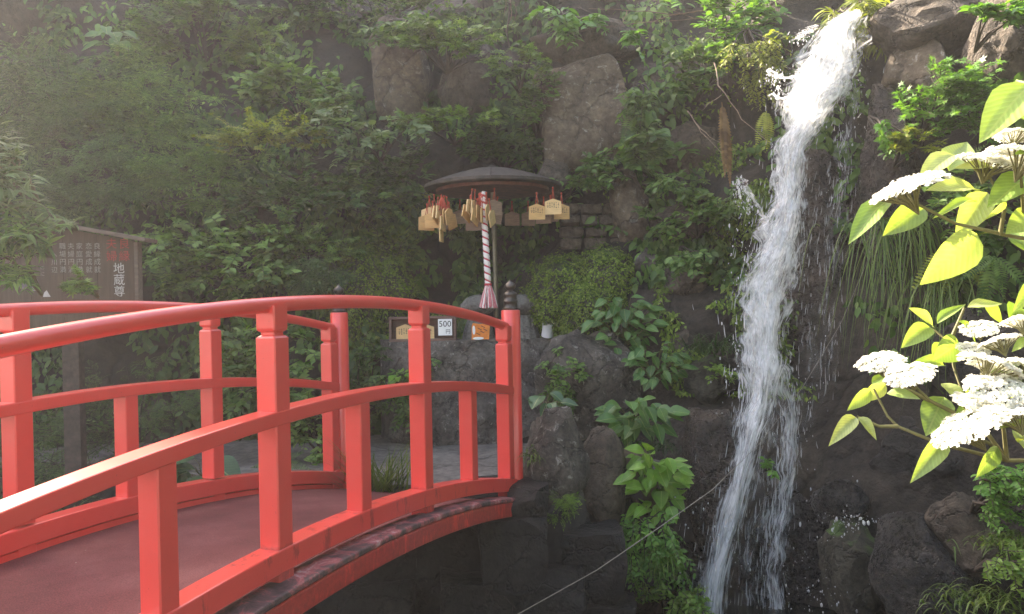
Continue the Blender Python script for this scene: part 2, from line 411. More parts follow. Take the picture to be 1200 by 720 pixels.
def Fbase(X, Z):
    X = np.asarray(X, dtype=float); Z = np.asarray(Z, dtype=float)
    d2 = (X[..., None]-CPA[:, 0])**2 + (Z[..., None]-CPA[:, 1])**2 + 0.05
    w = d2**-1.7
    return (w*CPA[:, 2]).sum(-1)/w.sum(-1)

def cn(x, z):
    return (noise.fractal(Vector((x*0.9, z*0.9, 3.1)), 1.0, 2.0, 4)*0.22
            + (noise.noise(Vector((x*3.2, z*3.2, 9.0))))*0.07)

CX = np.arange(-12, 10.01, 0.09); CZ = np.arange(-3.2, 7.21, 0.09)
GX, GZ = np.meshgrid(CX, CZ)
GY = Fbase(GX, GZ)
for j in range(GX.shape[0]):
    for i in range(GX.shape[1]):
        GY[j, i] += cn(GX[j, i], GZ[j, i])

def F(x, z):
    """cliff depth at X, Z (bilinear in the built grid)"""
    fx = np.clip((np.asarray(x)-CX[0])/0.09, 0, len(CX)-2); fz = np.clip((np.asarray(z)-CZ[0])/0.09, 0, len(CZ)-2)
    i = fx.astype(int); j = fz.astype(int); u = fx-i; v = fz-j
    return (GY[j, i]*(1-u)*(1-v) + GY[j, i+1]*u*(1-v) + GY[j+1, i]*(1-u)*v + GY[j+1, i+1]*u*v)

def onC(px, py, off=0.0):
    """where the ray of a pixel meets the cliff, pulled 'off' metres towards the viewer"""
    y = 8.0
    for _ in range(25):
        v = P(px, py, y); y = 0.5*y + 0.5*float(F(v.x, v.z))
    return P(px, py, y-off)

def build_cliff():
    H, W = GX.shape
    V = np.stack([GX, GY, GZ], -1).reshape(-1, 3)
    idx = np.arange(H*W).reshape(H, W)
    a, b, c, d = idx[:-1, :-1].ravel(), idx[:-1, 1:].ravel(), idx[1:, 1:].ravel(), idx[1:, :-1].ravel()
    Fc = np.concatenate([np.stack([a, b, c], -1), np.stack([a, c, d], -1)])
    # plateau behind the top edge
    base = len(V)
    top = V[idx[-1]]
    back = top.copy(); back[:, 1] += 9; back[:, 2] += 2.0
    V = np.concatenate([V, back])
    t0 = idx[-1]; bidx = base + np.arange(W)
    Fc = np.concatenate([Fc, np.stack([t0[:-1], t0[1:], bidx[1:]], -1), np.stack([t0[:-1], bidx[1:], bidx[:-1]], -1)])
    o = trimesh('cliff', V, Fc, M['cliff'], smooth=True)
    tag(o, kind='structure')
build_cliff()

def sstep(a, b, x):
    t = min(1, max(0, (x-a)/(b-a))); return t*t*(3-2*t)

def ground_h(x, y):
    l = (x-BO.x)*DV.x + (y-BO.y)*DV.y
    right = sstep(0.3, 1.0, x)
    far = 3.62*SP/1.248*1.0 + right*1.4
    pool = sstep(-0.75, -0.45, l)*(1-sstep(far-0.05, far+0.28, l))
    pool *= 1-sstep(2.9, 3.5, x)*(1-sstep(3.0, 4.2, y)*0.0)
    h = -1.37 + 0.03*noise.noise(Vector((x*0.8, y*0.8, 0))) + 0.012*noise.noise(Vector((x*4, y*4, 2)))
    if l < 0: h += 0.08
    return h*(1-pool) + (-3.0)*pool

def build_ground():
    xs = np.concatenate([np.linspace(-200, -8, 16), np.arange(-7.8, 6, 0.12), np.linspace(6.2, 200, 16)])
    ys = np.concatenate([np.linspace(-200, -3, 14), np.arange(-2.8, 8.8, 0.12), np.linspace(9, 200, 12)])
    V = []; 
    for y in ys:
        for x in xs: V.append((x, y, ground_h(x, y)))
    W = len(xs); Fc = []
    for j in range(len(ys)-1):
        for i in range(W-1):
            k = j*W+i; Fc += [(k, k+1, k+W+1), (k, k+W+1, k+W)]
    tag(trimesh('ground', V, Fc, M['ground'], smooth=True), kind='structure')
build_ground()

def water_mat():
    m, N, L, B = newmat('pool_water')
    B.inputs['Base Color'].default_value = (0.012, 0.014, 0.012, 1); B.inputs['Roughness'].default_value = 0.06
    n = noisen(N, L, 5, 4, 0.6, dist=0.6); bump(N, L, B, n.outputs[0], 0.5, 0.02)
    return m
o = pymesh('pool_water', [(-9,0,-2.25),(4.5,0,-2.25),(4.5,8.5,-2.25),(-9,8.5,-2.25)], [(0,1,2,3)], water_mat())
tag(o, kind='structure')

# ---------------------------------------------------------------- the red arched bridge
def zt(t): return 0.008 - 0.066*(t-1.35)**2                       # centre of the handrail
def zlow(t): return zt(t) - (0.925 + 0.012*max(0, t)**2)            # top of the bottom rail
def zdeck(t): return zlow(t) - 0.155
T0, T1 = -0.32, 3.04

bridge = thing('arched_bridge', 'red painted arched wooden footbridge with round handrails and square posts', 'bridge', (BO.x, BO.y, -1.37), -TH)
BZ = 1.37                                                          # local z of eye level
def tt(n, a=T0, b=T1): return [a+(b-a)*i/n for i in range(n+1)]
def beam(name, xc, hw, ztop, hgt, a, b, mat, n=30, bev=0.006):
    mb = MB(); secs = []
    for t in tt(n, a, b):
        z1 = ztop(t)+BZ; z0 = z1-hgt; y = t*SP
        secs.append([Vector((xc-hw, y, z0)), Vector((xc+hw, y, z0)), Vector((xc+hw, y, z1)), Vector((xc-hw, y, z1))])
    mb.sweep(secs)
    return mb.obj(name, mat, bridge, smooth=False, bevel=bev)

def ring(x, y, z, hw, ch):
    a, b = hw, hw-ch
    return [Vector((x+p, y+q, z)) for p, q in ((-b,-a),(b,-a),(a,-b),(a,b),(b,a),(-b,a),(-a,b),(-a,-b))]

def main_post(x, t, zb=None):
    y = t*SP; ztop = zt(t)+BZ; hw = 0.0455; mb = MB()
    z0 = (zlow(t)+BZ-0.20) if zb is None else zb
    zr = ztop-0.003
    prof = [(z0, hw), (ztop-0.128, hw), (ztop-0.121, hw-0.006), (ztop-0.116, hw-0.014), (ztop-0.106, hw-0.014), (ztop-0.098, hw-0.004), (ztop-0.090, hw-0.002), (zr, hw-0.002)]
    mb.sweep([ring(x, y, z, h, 0.005) for z, h in prof])
    return mb.obj('post', M['red_post'] if x > -0.5 else M['red'], bridge)

def short_post(x, t):
    y = t*SP; mb = MB()
    mb.sweep([ring(x, y, z, 0.0425, 0.005) for z in (zlow(t)+BZ-0.06, zt(t)+BZ-0.435)])
    return mb.obj('short_post', M['red_post'] if x > -0.5 else M['red'], bridge)

def round_post(x, t, h):
    y = t*SP; mb = MB(); r = 0.066; zb = -0.35
    mb.lathe([(r, zb), (r, h-0.008), (r-0.004, h-0.002), (r-0.012, h)], (x, y, 0), 28)
    p = mb.obj('round_post', M['red'], bridge, smooth=True, angle=40)
    f = MB()
    f.lathe([(0.052, h-0.004), (0.055, h+0.012), (0.047, h+0.018), (0.048, h+0.05), (0.052, h+0.054), (0.052, h+0.064), (0.046, h+0.068), (0.045, h+0.098),
             (0.049, h+0.102), (0.047, h+0.112), (0.036, h+0.122), (0.024, h+0.128), (0.021, h+0.135), (0.030, h+0.143), (0.038, h+0.156), (0.039, h+0.168),
             (0.032, h+0.181), (0.018, h+0.191), (0.008, h+0.199), (0.003, h+0.210)], (x, y, 0), 24)
    o = f.obj('finial', M['bronze'], p, smooth=True, angle=60)
    return p

for side, x in (('near', 0.0), ('far', -BW)):
    # handrail
    mb = MB(); mb.tube([(x, t*SP, zt(t)+BZ) for t in tt(40, T0+0.02, 3.03)], 0.0305, 16)
    mb.obj('handrail', M['red'], bridge, smooth=True, angle=50)
    beam('middle_rail', x, 0.048, lambda t: zt(t)-0.407, 0.057, T0+0.02, 3.05, M['red'])
    dz = 0.0 if side == 'near' else 0.03
    beam('bottom_rail', x, 0.052, lambda t: zlow(t)-dz, 0.09, T0+0.02, 3.07, M['red_low'] if side == 'near' else M['red'])
    for k, t in enumerate((0.0, 1.0, 2.0, 3.0)):
        main_post(x, t, zlow(t)+BZ-0.02)
        # the block that carries the bottom rail above the girder
        q = MB(); q.box((x+0.0, t*SP, zdeck(t)+BZ+0.005), (0.046, 0.046, 0.085))
        q.obj('rail_block', M['red_worn'] if side == 'near' else M['red'], bridge, bevel=0.004)
    for t in (0.52, 1.49, 2.50): short_post(x, t)
    for t in (T0, 3.115): round_post(x, t, zt(3.0)+BZ+0.105)

# deck, its edge kerbs and the side girders
mb = MB(); secs = []
for t in tt(36, T0-0.06, 3.16):
    z = zdeck(t)+BZ; y = t*SP
    secs.append([Vector((-BW-0.05, y, z-0.05)), Vector((0.05, y, z-0.05)), Vector((0.05, y, z)), Vector((-BW-0.05, y, z))])
mb.sweep(secs); mb.obj('deck', M['deck'], bridge)
beam('edge_kerb', -BW+0.02, 0.022, lambda t: zdeck(t)+0.030, 0.034, T0, 3.1, M['red'], bev=0.004)
for x0, x1, nm in ((0.052, 0.125, 'near'), (-BW-0.125, -BW-0.052, 'far')):
    beam('girder', (x0+x1)/2, (x1-x0)/2, lambda t: zdeck(t)+0.003, 0.095, T0-0.05, 2.97, M['red_worn'], bev=0.01)
    # weathered capping board lying on the girder
    cx = 0.060 if nm == 'near' else -BW-0.060
    beam('girder_cap', cx, 0.070, lambda t: zdeck(t)+0.032, 0.028, T0-0.05, 2.93, M['ledge'], bev=0.008)

# ---------------------------------------------------------------- rocks
def rock(name, label, c, size, seed, mat, planes=9, rough=0.16, sub=4, flat_top=None, rot=0.0, tilt=0.0, cat='rock', group=None, sq=0.0):
    """faceted boulder: an icosphere cut by random planes and roughened; size = full extents"""
    rg = random.Random(seed)
    bm = bmesh.new(); bmesh.ops.create_icosphere(bm, subdivisions=sub, radius=1.0)
    pl = []
    for _ in range(planes):
        n = Vector((rg.uniform(-1, 1), rg.uniform(-1, 1), rg.uniform(-1, 1))).normalized()
        pl.append((n, rg.uniform(0.62, 0.88)))
    if sq:
        for n in ((1,0,0),(-1,0,0),(0,1,0),(0,-1,0),(0,0,1),(0,0,-1)):
            pl.append(((Vector(n)+Vector((rg.uniform(-.12,.12), rg.uniform(-.12,.12), rg.uniform(-.12,.12)))).normalized(), 1-sq*0.42))
    if flat_top is not None: pl.append((Vector((rg.uniform(-.08, .08), rg.uniform(-.08, .08), 1)).normalized(), flat_top))
    so = Vector((seed*3.7, seed*1.3, seed*2.1))
    for v in bm.verts:
        co = v.co.copy()
        for _ in range(2):
            for n, h in pl:
                d = co.dot(n)
                if d > h: co -= n*(d-h)*0.93
        f = noise.fractal(co*1.6+so, 1.0, 2.0, 3)*rough + noise.fractal(co*6+so, 1.0, 2.0, 3)*rough*0.30
        rid = abs(noise.noise(co*2.4+so*2))
        f -= (0.10*rough/0.16)*max(0, 0.12-rid)/0.12*0.6
        v.co = co*(1+f)
    xs = [v.co.x for v in bm.verts]; ys = [v.co.y for v in bm.verts]; zs = [v.co.z for v in bm.verts]
    ex = [max(q)-min(q) for q in (xs, ys, zs)]; mid = [(max(q)+min(q))/2 for q in (xs, ys, zs)]
    R = Matrix.Rotation(tilt, 3, 'Y') @ Matrix.Rotation(rot, 3, 'Z')
    for v in bm.verts:
        w = Vector(((v.co.x-mid[0])/ex[0]*size[0], (v.co.y-mid[1])/ex[1]*size[1], (v.co.z-mid[2])/ex[2]*size[2]))
        v.co = R @ w
    for f in bm.faces: f.smooth = True
    me = bpy.data.meshes.new(name); bm.to_mesh(me); bm.free()
    me.set_sharp_from_angle(angle=math.radians(38))
    o = addobj(name, me, None, mat); o.location = c
    if label: tag(o, label, cat, group)
    return o

def rockpx(label, px, py, wpx, hpx, Y, seed, mat, depth=None, cat='rock', **kw):
    """boulder given by its outline in the photograph; Y is the depth of its middle (None: set into the cliff)"""
    c = onC(px, py, 0.05) if Y is None else P(px, py, Y)
    s = c.y/FPX
    w, h = wpx*s, hpx*s
    return rock('boulder', label, c, (w, depth or (0.55*w+0.2), h), seed, M[mat], cat=cat, **kw)

rockpx('large flat-faced tan boulder high on the cliff, squarest of all', 686, 138, 122, 135, 8.75, 3, 'rock_tan', depth=0.7, planes=5, sq=0.75, rough=0.08)
rockpx('dark slab boulder lying across the top of the large tan boulder', 690, 52, 140, 58, 8.95, 4, 'rock', depth=0.9, planes=6)
rockpx('narrow upright tan stone beside the stacked stone courses', 737, 243, 46, 92, 8.35, 5, 'rock_tan', depth=0.4, planes=6, sq=0.4)
rockpx('brown boulder under the hanging dead fern', 806, 180, 90, 72, 8.25, 6, 'rock')
rockpx('dark boulder wedged between tan boulder and hanging twigs', 772, 105, 70, 60, 8.6, 7, 'rock')
rockpx('brown boulder below the dead fern, above the grass tuft', 800, 262, 80, 54, 8.0, 8, 'rock')
rockpx('small greyish boulder to the right of the moss mound', 758, 312, 50, 48, 8.1, 9, 'rock_grey')
rockpx('dark cracked boulder beside the dark grass tuft', 806, 330, 62, 60, 7.75, 10, 'rock')
rockpx('tall reddish brown rock face showing through the leaves', 470, 88, 70, 130, 9.35, 11, 'rock_tan', depth=0.6, sq=0.5, planes=5)
rockpx('brown rock face half hidden by maple sprays', 545, 95, 66, 100, 9.25, 12, 'rock', depth=0.6, sq=0.4)
rockpx('greyish boulder under the narrow upright stone', 715, 335, 60, 60, 8.15, 13, 'rock_grey')
rockpx('dark boulder behind the heart-leaved plant', 800, 400, 80, 80, 7.5, 14, 'rock')
rockpx('mossy sloping boulder to the left of the falling water', 835, 445, 70, 60, 7.05, 15, 'rock_mossy')
rockpx('wet flat-topped upright stone struck by the waterfall', 832, 560, 56, 165, 6.15, 16, 'rock_wet', depth=0.4, sq=0.7, planes=3, flat_top=0.7, rough=0.1)
rockpx('pointed upright stone with whitish lichen tip next to the bridge end post', 652, 540, 80, 130, 5.75, 17, 'rock_grey', depth=0.5, planes=6, rough=0.12)
rockpx('dark upright stone leaning behind the pointed lichen stone', 706, 562, 60, 130, 5.95, 18, 'rock', depth=0.45, planes=6, rough=0.12)
rockpx('broad rough rock behind the pointed stones and under the tin cup', 690, 450, 130, 130, 7.35, 19, 'rock_grey', depth=0.7, planes=8)
rockpx('flat brown stone between the two leafy clumps', 738, 545, 50, 50, 6.1, 20, 'rock_tan', depth=0.4)
rockpx('dark rock under the bright trailing plant', 740, 655, 110, 110, 6.2, 21, 'rock_dark', depth=0.7)
rockpx('huge dark overhanging boulder beside the waterfall head', 1095, 28, 150, 84, 6.85, 22, 'rock', depth=1.0, planes=6)
rockpx('pale sunlit rounded boulder above the bright maple shrub', 1082, 88, 84, 92, 6.75, 23, 'rock_tan', depth=0.7, rough=0.08, planes=4)
rockpx('brown boulder beside the overhanging one, furthest from the water', 1180, 50, 90, 120, 6.2, 24, 'rock', depth=0.8)
rockpx('tall wet reddish rock face behind the falling water', 962, 400, 150, 440, 7.12, 25, 'rock_wet', depth=0.7, planes=8, sq=0.5, rough=0.12, sub=5)
rockpx('brown damp rock face to the right of the upper fall', 1042, 235, 104, 270, 6.75, 26, 'rock_wet', depth=0.9, planes=11, sq=0.3, rough=0.2)
rockpx('big black wet rounded boulder in the pool', 1075, 668, 124, 150, 5.05, 27, 'rock_slick', depth=0.8, rough=0.10, planes=7)
rockpx('brown leaning rock beside the black wet boulder', 1135, 625, 74, 105, 4.8, 28, 'rock', depth=0.4, tilt=-0.35)
rockpx('moss-streaked stone at the foot of the waterfall', 1000, 668, 72, 130, 5.55, 29, 'rock_mossy', depth=0.5, sq=0.4)
rockpx('glistening wet stone where spray lands', 985, 588, 66, 56, 5.75, 30, 'rock_slick', depth=0.4)
rockpx('dark shadowed rock below the white flowers', 1100, 535, 160, 100, 5.75, 31, 'rock_dark', depth=0.7)
rockpx('dark wet rock at the base of the right branch of the fall', 925, 655, 120, 170, 6.2, 32, 'rock_slick', depth=0.7)
rockpx('dark wet rock at the left foot of the fall', 800, 690, 90, 120, 6.3, 33, 'rock_slick', depth=0.6)
rockpx('dark boulder hidden among hanging grass and ferns', 1150, 420, 120, 130, 5.6, 34, 'rock_dark', depth=0.7)

rockpx('black shaded rock under the pointed lichen stone', 650, 668, 110, 130, 5.95, 35, 'rock_dark', depth=0.6)
rockpx('mossy brown boulder above the stone courses', 648, 215, 50, 60, 8.55, 36, 'rock')
# stacked stone courses next to the canopy
sw = thing('stone_wall', 'short dry-laid wall of squared stones beside the canopy', 'wall', P(690, 290, 8.5))
rr = random.Random(5)
for row in range(4):
    x = 655 + rr.uniform(-4, 4)
    while x < 718:
        w = rr.uniform(17, 30); py = 286 - row*13.5
        c = P(x+w/2, py, 8.42+rr.uniform(-.03, .03))
        o = rock('stone', None, c-sw.location, (w*8.4/FPX*0.97, 0.22, 0.115), 50+row*9+int(x), M['rock'], planes=3, sq=0.85, rough=0.06, sub=3)
        o.parent = sw
        x += w

# stone ledge that carries the shrine
lg = thing('stone_ledge', 'low rough grey stone ledge carrying the two statues', 'ledge', P(560, 512, 7.95))
LZ = P(590, 398, 7.9).z
def ledge():
    x0 = P(440, 450, 7.95).x; x1 = P(672, 450, 7.95).x; zb = -1.45
    nx, nz, ny = 70, 28, 14
    V = []; Fq = []
    def cell(x, y, z, amp):
        q = Vector((x*2.1, y*2.1, z*2.1))
        return noise.fractal(q, 1.0, 2.0, 5)*amp
    for j in range(nz+1):
        for i in range(nx+1):
            x = x0+(x1-x0)*i/nx; z = zb+(LZ-zb)*j/nz
            y = 7.86 + 0.10*math.sin(x*2.3) + cell(x, 0, z, 0.10) + 0.05*(j/nz)**6 + 0.12*(LZ-z-0.4)*-0.3
            y += 0.35*max(0, abs((x-(x0+x1)/2)/(x1-x0)*2)-0.85)/0.15
            V.append((x, y, z + (cell(x, 3, z, 0.03) if j == nz else 0)))
    for j in range(nz):
        for i in range(nx):
            k = j*(nx+1)+i; Fq.append((k, k+1, k+nx+2, k+nx+1))
    b = len(V)
    for j in range(1, ny+1):
        for i in range(nx+1):
            p = V[nz*(nx+1)+i]
            V.append((p[0], p[1]+(9.3-p[1])*j/ny, p[2]*0.3+LZ*0.7 + cell(p[0], j*0.1, 5, 0.012)))
    for i in range(nx): Fq.append((nz*(nx+1)+i, nz*(nx+1)+i+1, b+i+1, b+i))
    for j in range(ny-1):
        for i in range(nx):
            k = b+j*(nx+1)+i; Fq.append((k, k+1, k+nx+2, k+nx+1))
    return pymesh('ledge_face', V, Fq, M['rock_ledge'], lg, True, lg.location)
ledge()

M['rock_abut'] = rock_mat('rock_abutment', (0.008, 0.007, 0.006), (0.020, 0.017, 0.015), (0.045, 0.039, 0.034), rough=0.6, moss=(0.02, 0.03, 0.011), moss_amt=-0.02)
# abutment: big stones, coloured for deep shade, under the far end of the bridge
ab = thing('stone_abutment', 'wet masonry, deep shade painted into its dark colour, under the far end of the red bridge', 'abutment', P(520, 700, 5.6))
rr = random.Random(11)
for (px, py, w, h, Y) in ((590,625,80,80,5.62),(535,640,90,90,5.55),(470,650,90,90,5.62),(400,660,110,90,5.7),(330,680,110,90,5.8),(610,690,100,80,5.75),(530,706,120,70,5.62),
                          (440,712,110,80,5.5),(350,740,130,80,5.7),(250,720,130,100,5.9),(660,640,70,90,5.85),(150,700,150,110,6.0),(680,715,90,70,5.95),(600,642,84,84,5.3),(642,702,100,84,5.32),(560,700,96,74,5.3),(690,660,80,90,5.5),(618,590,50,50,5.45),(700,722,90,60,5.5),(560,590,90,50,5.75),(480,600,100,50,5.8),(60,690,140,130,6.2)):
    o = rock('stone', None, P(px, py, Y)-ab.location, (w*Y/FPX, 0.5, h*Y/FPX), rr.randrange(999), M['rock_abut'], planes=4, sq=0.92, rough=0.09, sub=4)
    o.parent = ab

# ---------------------------------------------------------------- foliage
def tmpl_ovate():
    mid = [(0, 0, 0), (0.25, 0, -0.03), (0.55, 0, -0.05), (0.82, 0, -0.10), (1, 0, -0.18)]
    hw = [0, 0.21, 0.25, 0.14, 0]
    V = list(mid); 
    for k in (1, 2, 3):
        V += [(mid[k][0]-0.02, hw[k], mid[k][2]+0.07), (mid[k][0]-0.02, -hw[k], mid[k][2]+0.07)]
    Ft = []
    for s in (0, 1):
        a, b, c = 5+s, 7+s, 9+s
        t = [(0, 1, a), (1, 2, b), (1, b, a), (2, 3, c), (2, c, b), (3, 4, c)]
        Ft += t if s == 1 else [(x, z, y) for x, y, z in t]
    return np.array(V), np.array(Ft)

def tmpl_maple():
    V = [(0.28, 0, 0)]; ang = [-150, -112, -78, -52, -27, 0, 27, 52, 78, 112, 150]
    rad = [0.22, 0.50, 0.24, 0.66, 0.26, 0.74, 0.26, 0.66, 0.24, 0.50, 0.22]
    for a, r in zip(ang, rad):
        V.append((0.28+r*math.cos(math.radians(a)), r*math.sin(math.radians(a)), -0.16*r*r))
    Ft = [(0, k, k+1) for k in range(1, len(ang))]
    return np.array(V), np.array(Ft)

def tmpl_small():
    return np.array([(0, 0, 0), (0.45, 0.24, 0.06), (1, 0, -0.06), (0.45, -0.24, 0.06)]), np.array([(0, 2, 1), (0, 3, 2)])

def tmpl_pinnate(n=7):
    V = []; Ft = []
    for k in range(n):
        x = 0.12+0.78*k/(n-1); L = 0.34*math.sin(math.pi*(0.22+0.72*k/(n-1)))
        for s in (-1, 1):
            b = len(V); dx = L*0.55; dy = s*L*0.85; z = -0.25*(x**2)
            V += [(x, 0, z), (x+dx*0.3+0.03, dy*0.55, z+0.015), (x+dx, dy, z-0.03), (x+dx*0.75-0.02, dy*0.5, z+0.0)]
            Ft += [(b, b+1, b+2), (b, b+2, b+3)] if s == 1 else [(b, b+2, b+1), (b, b+3, b+2)]
    b = len(V); V += [(0.88, 0.0, -0.2), (0.96, 0.06, -0.23), (1.1, 0, -0.32), (0.96, -0.06, -0.23)]; Ft += [(b, b+1, b+2), (b, b+2, b+3)]
    return np.array(V), np.array(Ft)

def tmpl_narrow():
    V = [(0, 0, 0), (0.3, 0.075, 0.02), (0.3, -0.075, 0.02), (0.65, 0.07, -0.06), (0.65, -0.07, -0.06), (1, 0, -0.24)]
    return np.array(V), np.array([(0, 2, 1), (1, 2, 4), (1, 4, 3), (3, 4, 5)])

TM = {'ovate': tmpl_ovate(), 'maple': tmpl_maple(), 'small': tmpl_small(), 'pinnate': tmpl_pinnate(), 'narrow': tmpl_narrow()}

def nrm(a): return a/np.maximum(1e-9, np.linalg.norm(a, axis=-1, keepdims=True))

def leaves(name, pos, axis, normal, size, tm, mat, parent=None, off=(0, 0, 0)):
    V, Ft = TM[tm]
    A = nrm(axis); B = nrm(np.cross(normal, A)); Nn = np.cross(A, B)
    n = len(pos)
    W = pos[:, None, :] + size[:, None, None]*(V[None, :, 0:1]*A[:, None, :] + V[None, :, 1:2]*B[:, None, :] + V[None, :, 2:3]*Nn[:, None, :])
    FF = (Ft[None] + (np.arange(n)*len(V))[:, None, None]).reshape(-1, 3)
    return trimesh(name, W.reshape(-1, 3), FF, mat, parent, off)

def shrub(name, label, c, R, tm, mat, ntw=60, nl=14, ls=0.08, seed=0, flat=0.6, root=None, tl=0.45, cat='shrub', group=None, stem='bark', droop=0.25, fill=1.0, hang=False):
    """leafy shrub: stems from a root, twigs spread through an ellipsoid, leaves along each twig"""
    rg = np.random.default_rng(1000+seed)
    c = np.array(c); R = np.array(R)
    root = np.array(root) if root is not None else c + np.array([0, R[1]*0.9+0.15, (0.8 if hang else -0.75)*R[2]])
    th = thing(name, label, cat, tuple(root), 0, group)
    # twig starts: clumped, so that the crown has lighter and darker masses and gaps
    ncl = max(5, ntw//6)
    cl = nrm(rg.normal(size=(ncl, 3)))*(rg.uniform(0.25, 0.85, (ncl, 1))); 
    pick = rg.integers(0, ncl, ntw)
    s = cl[pick] + rg.normal(size=(ntw, 3))*0.15*fill
    L = np.linalg.norm(s, axis=1, keepdims=True); s = np.where(L > 1, s/L, s)
    st = c + s*R
    out = nrm(st-root) + np.array([0, -0.45, -0.4 if hang else 0.05]) + rg.normal(size=(ntw, 3))*0.45
    out[:, 2] *= (1-flat*0.7) if not hang else 1.0
    d = nrm(out); tlen = tl*R.mean()*rg.uniform(0.6, 1.3, (ntw, 1))*1.6
    pn = nrm(np.array([0, -0.35*(1-flat)-0.15, 1.0]) + rg.normal(size=(ntw, 3))*0.28)
    side = nrm(np.cross(pn, d))
    k = (np.arange(nl)+0.6)/nl
    t = np.tile(k[None, :, None], (ntw, 1, 1))
    pos = st[:, None, :] + d[:, None, :]*tlen[:, None, :]*t - np.array([0, 0, 1])*(droop*tlen[:, None, :]*t**2)
    sg = np.where(np.arange(nl) % 2 == 0, 1.0, -1.0)[None, :, None]
    ax = d[:, None, :]*0.62 + side[:, None, :]*sg*0.85 + rg.normal(size=(ntw, nl, 3))*0.22 - np.array([0, 0, 0.22])
    nr = pn[:, None, :] + rg.normal(size=(ntw, nl, 3))*0.30
    sz = ls*rg.uniform(0.6, 1.25, (ntw, nl))*(1.05-0.35*t[:, :, 0])
    leaves('foliage', pos.reshape(-1, 3), ax.reshape(-1, 3), nr.reshape(-1, 3), sz.ravel(), tm, mat, th, root)
    mb = MB()
    for q in range(ncl):
        e = c + cl[q]*R; m = (root+e)/2 + np.array([0, 0.0, 0.12*R[2]]) + rg.normal(size=3)*0.08*R.mean()
        mb.tube([root, m, e], [0.014, 0.009, 0.005], 5, False)
    for q in range(ntw):
        mb.tube([cl[pick[q]]*R+c, st[q], pos[q, nl//2], pos[q, -1]], [0.005, 0.004, 0.003, 0.0015], 3, False)
    mb.obj('branches', M[stem], th, root, True)
    return th

def shrubpx(name, label, px, py, rx, rz, off, tm, mat, ntw, nl, lpx, seed, ry=None, Y=None, **kw):
    c = onC(px, py, off) if Y is None else P(px, py, Y)
    s = c.y/FPX
    return shrub(name, label, c, (rx*s, ry or max(0.18, 0.5*min(rx, rz)*s), rz*s), tm, M[mat], ntw, nl, lpx*s, seed, **kw)

# the bank on the left: bushes and maple branches in front of the cliff
sh = shrubpx
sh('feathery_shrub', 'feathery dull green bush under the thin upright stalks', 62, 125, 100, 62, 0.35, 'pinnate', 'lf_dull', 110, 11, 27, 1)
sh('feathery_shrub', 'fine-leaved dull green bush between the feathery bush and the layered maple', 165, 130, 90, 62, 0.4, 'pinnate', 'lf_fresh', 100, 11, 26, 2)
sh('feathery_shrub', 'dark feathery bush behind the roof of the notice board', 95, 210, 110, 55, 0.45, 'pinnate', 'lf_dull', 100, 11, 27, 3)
sh('maple', 'dark green maple hanging between the large glossy leaves and the light spray', 228, 35, 85, 48, 0.4, 'maple', 'lf_mid', 100, 16, 11, 4, cat='tree')
sh('maple', 'light green maple spray catching light near the top of the bank', 300, 52, 42, 32, 0.6, 'maple', 'lf_bright', 50, 14, 10.5, 5, cat='tree')
sh('maple', 'maple with thin horizontal layers of yellow-green leaves', 290, 160, 80, 30, 0.9, 'maple', 'lf_yellow', 60, 16, 8, 6, flat=1.0, cat='tree', droop=0.1)
sh('maple', 'small yellow maple spray reaching past the layered maple', 362, 165, 34, 13, 0.95, 'maple', 'lf_yellow', 26, 16, 7.5, 7, flat=1.0, cat='tree', droop=0.1)
sh('broadleaf_shrub', 'broad-leaved green bush below the light maple spray', 345, 108, 70, 40, 0.5, 'ovate', 'lf_fresh', 60, 12, 15, 8)
sh('fine_shrub', 'bushy mid green shrub on the bank above the hillside leaves', 235, 205, 100, 45, 0.55, 'pinnate', 'lf_fresh', 90, 11, 24, 9)
sh('broadleaf_shrub', 'dense green shrub right beside the notice board', 262, 300, 100, 55, 0.7, 'ovate', 'lf_fresh', 120, 13, 13, 10)
sh('maple', 'green maple shrub above the bridge crown', 352, 285, 62, 48, 0.65, 'maple', 'lf_fresh', 100, 14, 10.5, 11)
sh('fern_bush', 'drooping fern-like bush under the green maple shrub', 372, 320, 34, 36, 0.7, 'pinnate', 'lf_dull', 30, 10, 24, 12, hang=True)
sh('fine_shrub', 'dark small-leaved shrub above the dense green one', 330, 228, 84, 32, 0.6, 'small', 'lf_dark', 110, 16, 12, 13)
sh('broadleaf_shrub', 'pale green pointed-leaf branch hanging over the dark hollow', 440, 158, 66, 34, 1.0, 'ovate', 'lf_pale', 44, 12, 13, 14, droop=0.5)
sh('maple', 'fresh green maple spray near the reddish brown rock face', 530, 145, 56, 24, 0.8, 'maple', 'lf_bright', 46, 14, 8.5, 15, flat=0.9, cat='tree')
sh('maple', 'layered maple branch reaching across beside the reddish rock', 520, 52, 74, 34, 0.9, 'maple', 'lf_fresh', 80, 15, 10, 16, flat=0.9, cat='tree')
sh('maple', 'dark maple boughs above the reddish brown rock face', 440, 10, 120, 34, 0.8, 'maple', 'lf_mid', 100, 15, 10, 17, flat=0.9, cat='tree')
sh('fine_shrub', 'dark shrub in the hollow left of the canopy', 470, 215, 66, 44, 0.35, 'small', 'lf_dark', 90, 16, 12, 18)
sh('fine_shrub', 'mossy-leaved shrub over the price box', 450, 315, 40, 56, 0.3, 'small', 'lf_moss', 90, 16, 8, 19)
sh('fine_shrub', 'dark shrub hanging above the canopy roof', 590, 165, 50, 40, 0.4, 'small', 'lf_dark', 70, 16, 12, 20)
sh('broadleaf_shrub', 'leafy shrub seen through the far railing', 305, 415, 70, 62, 1.0, 'ovate', 'lf_fresh', 90, 12, 12, 21)
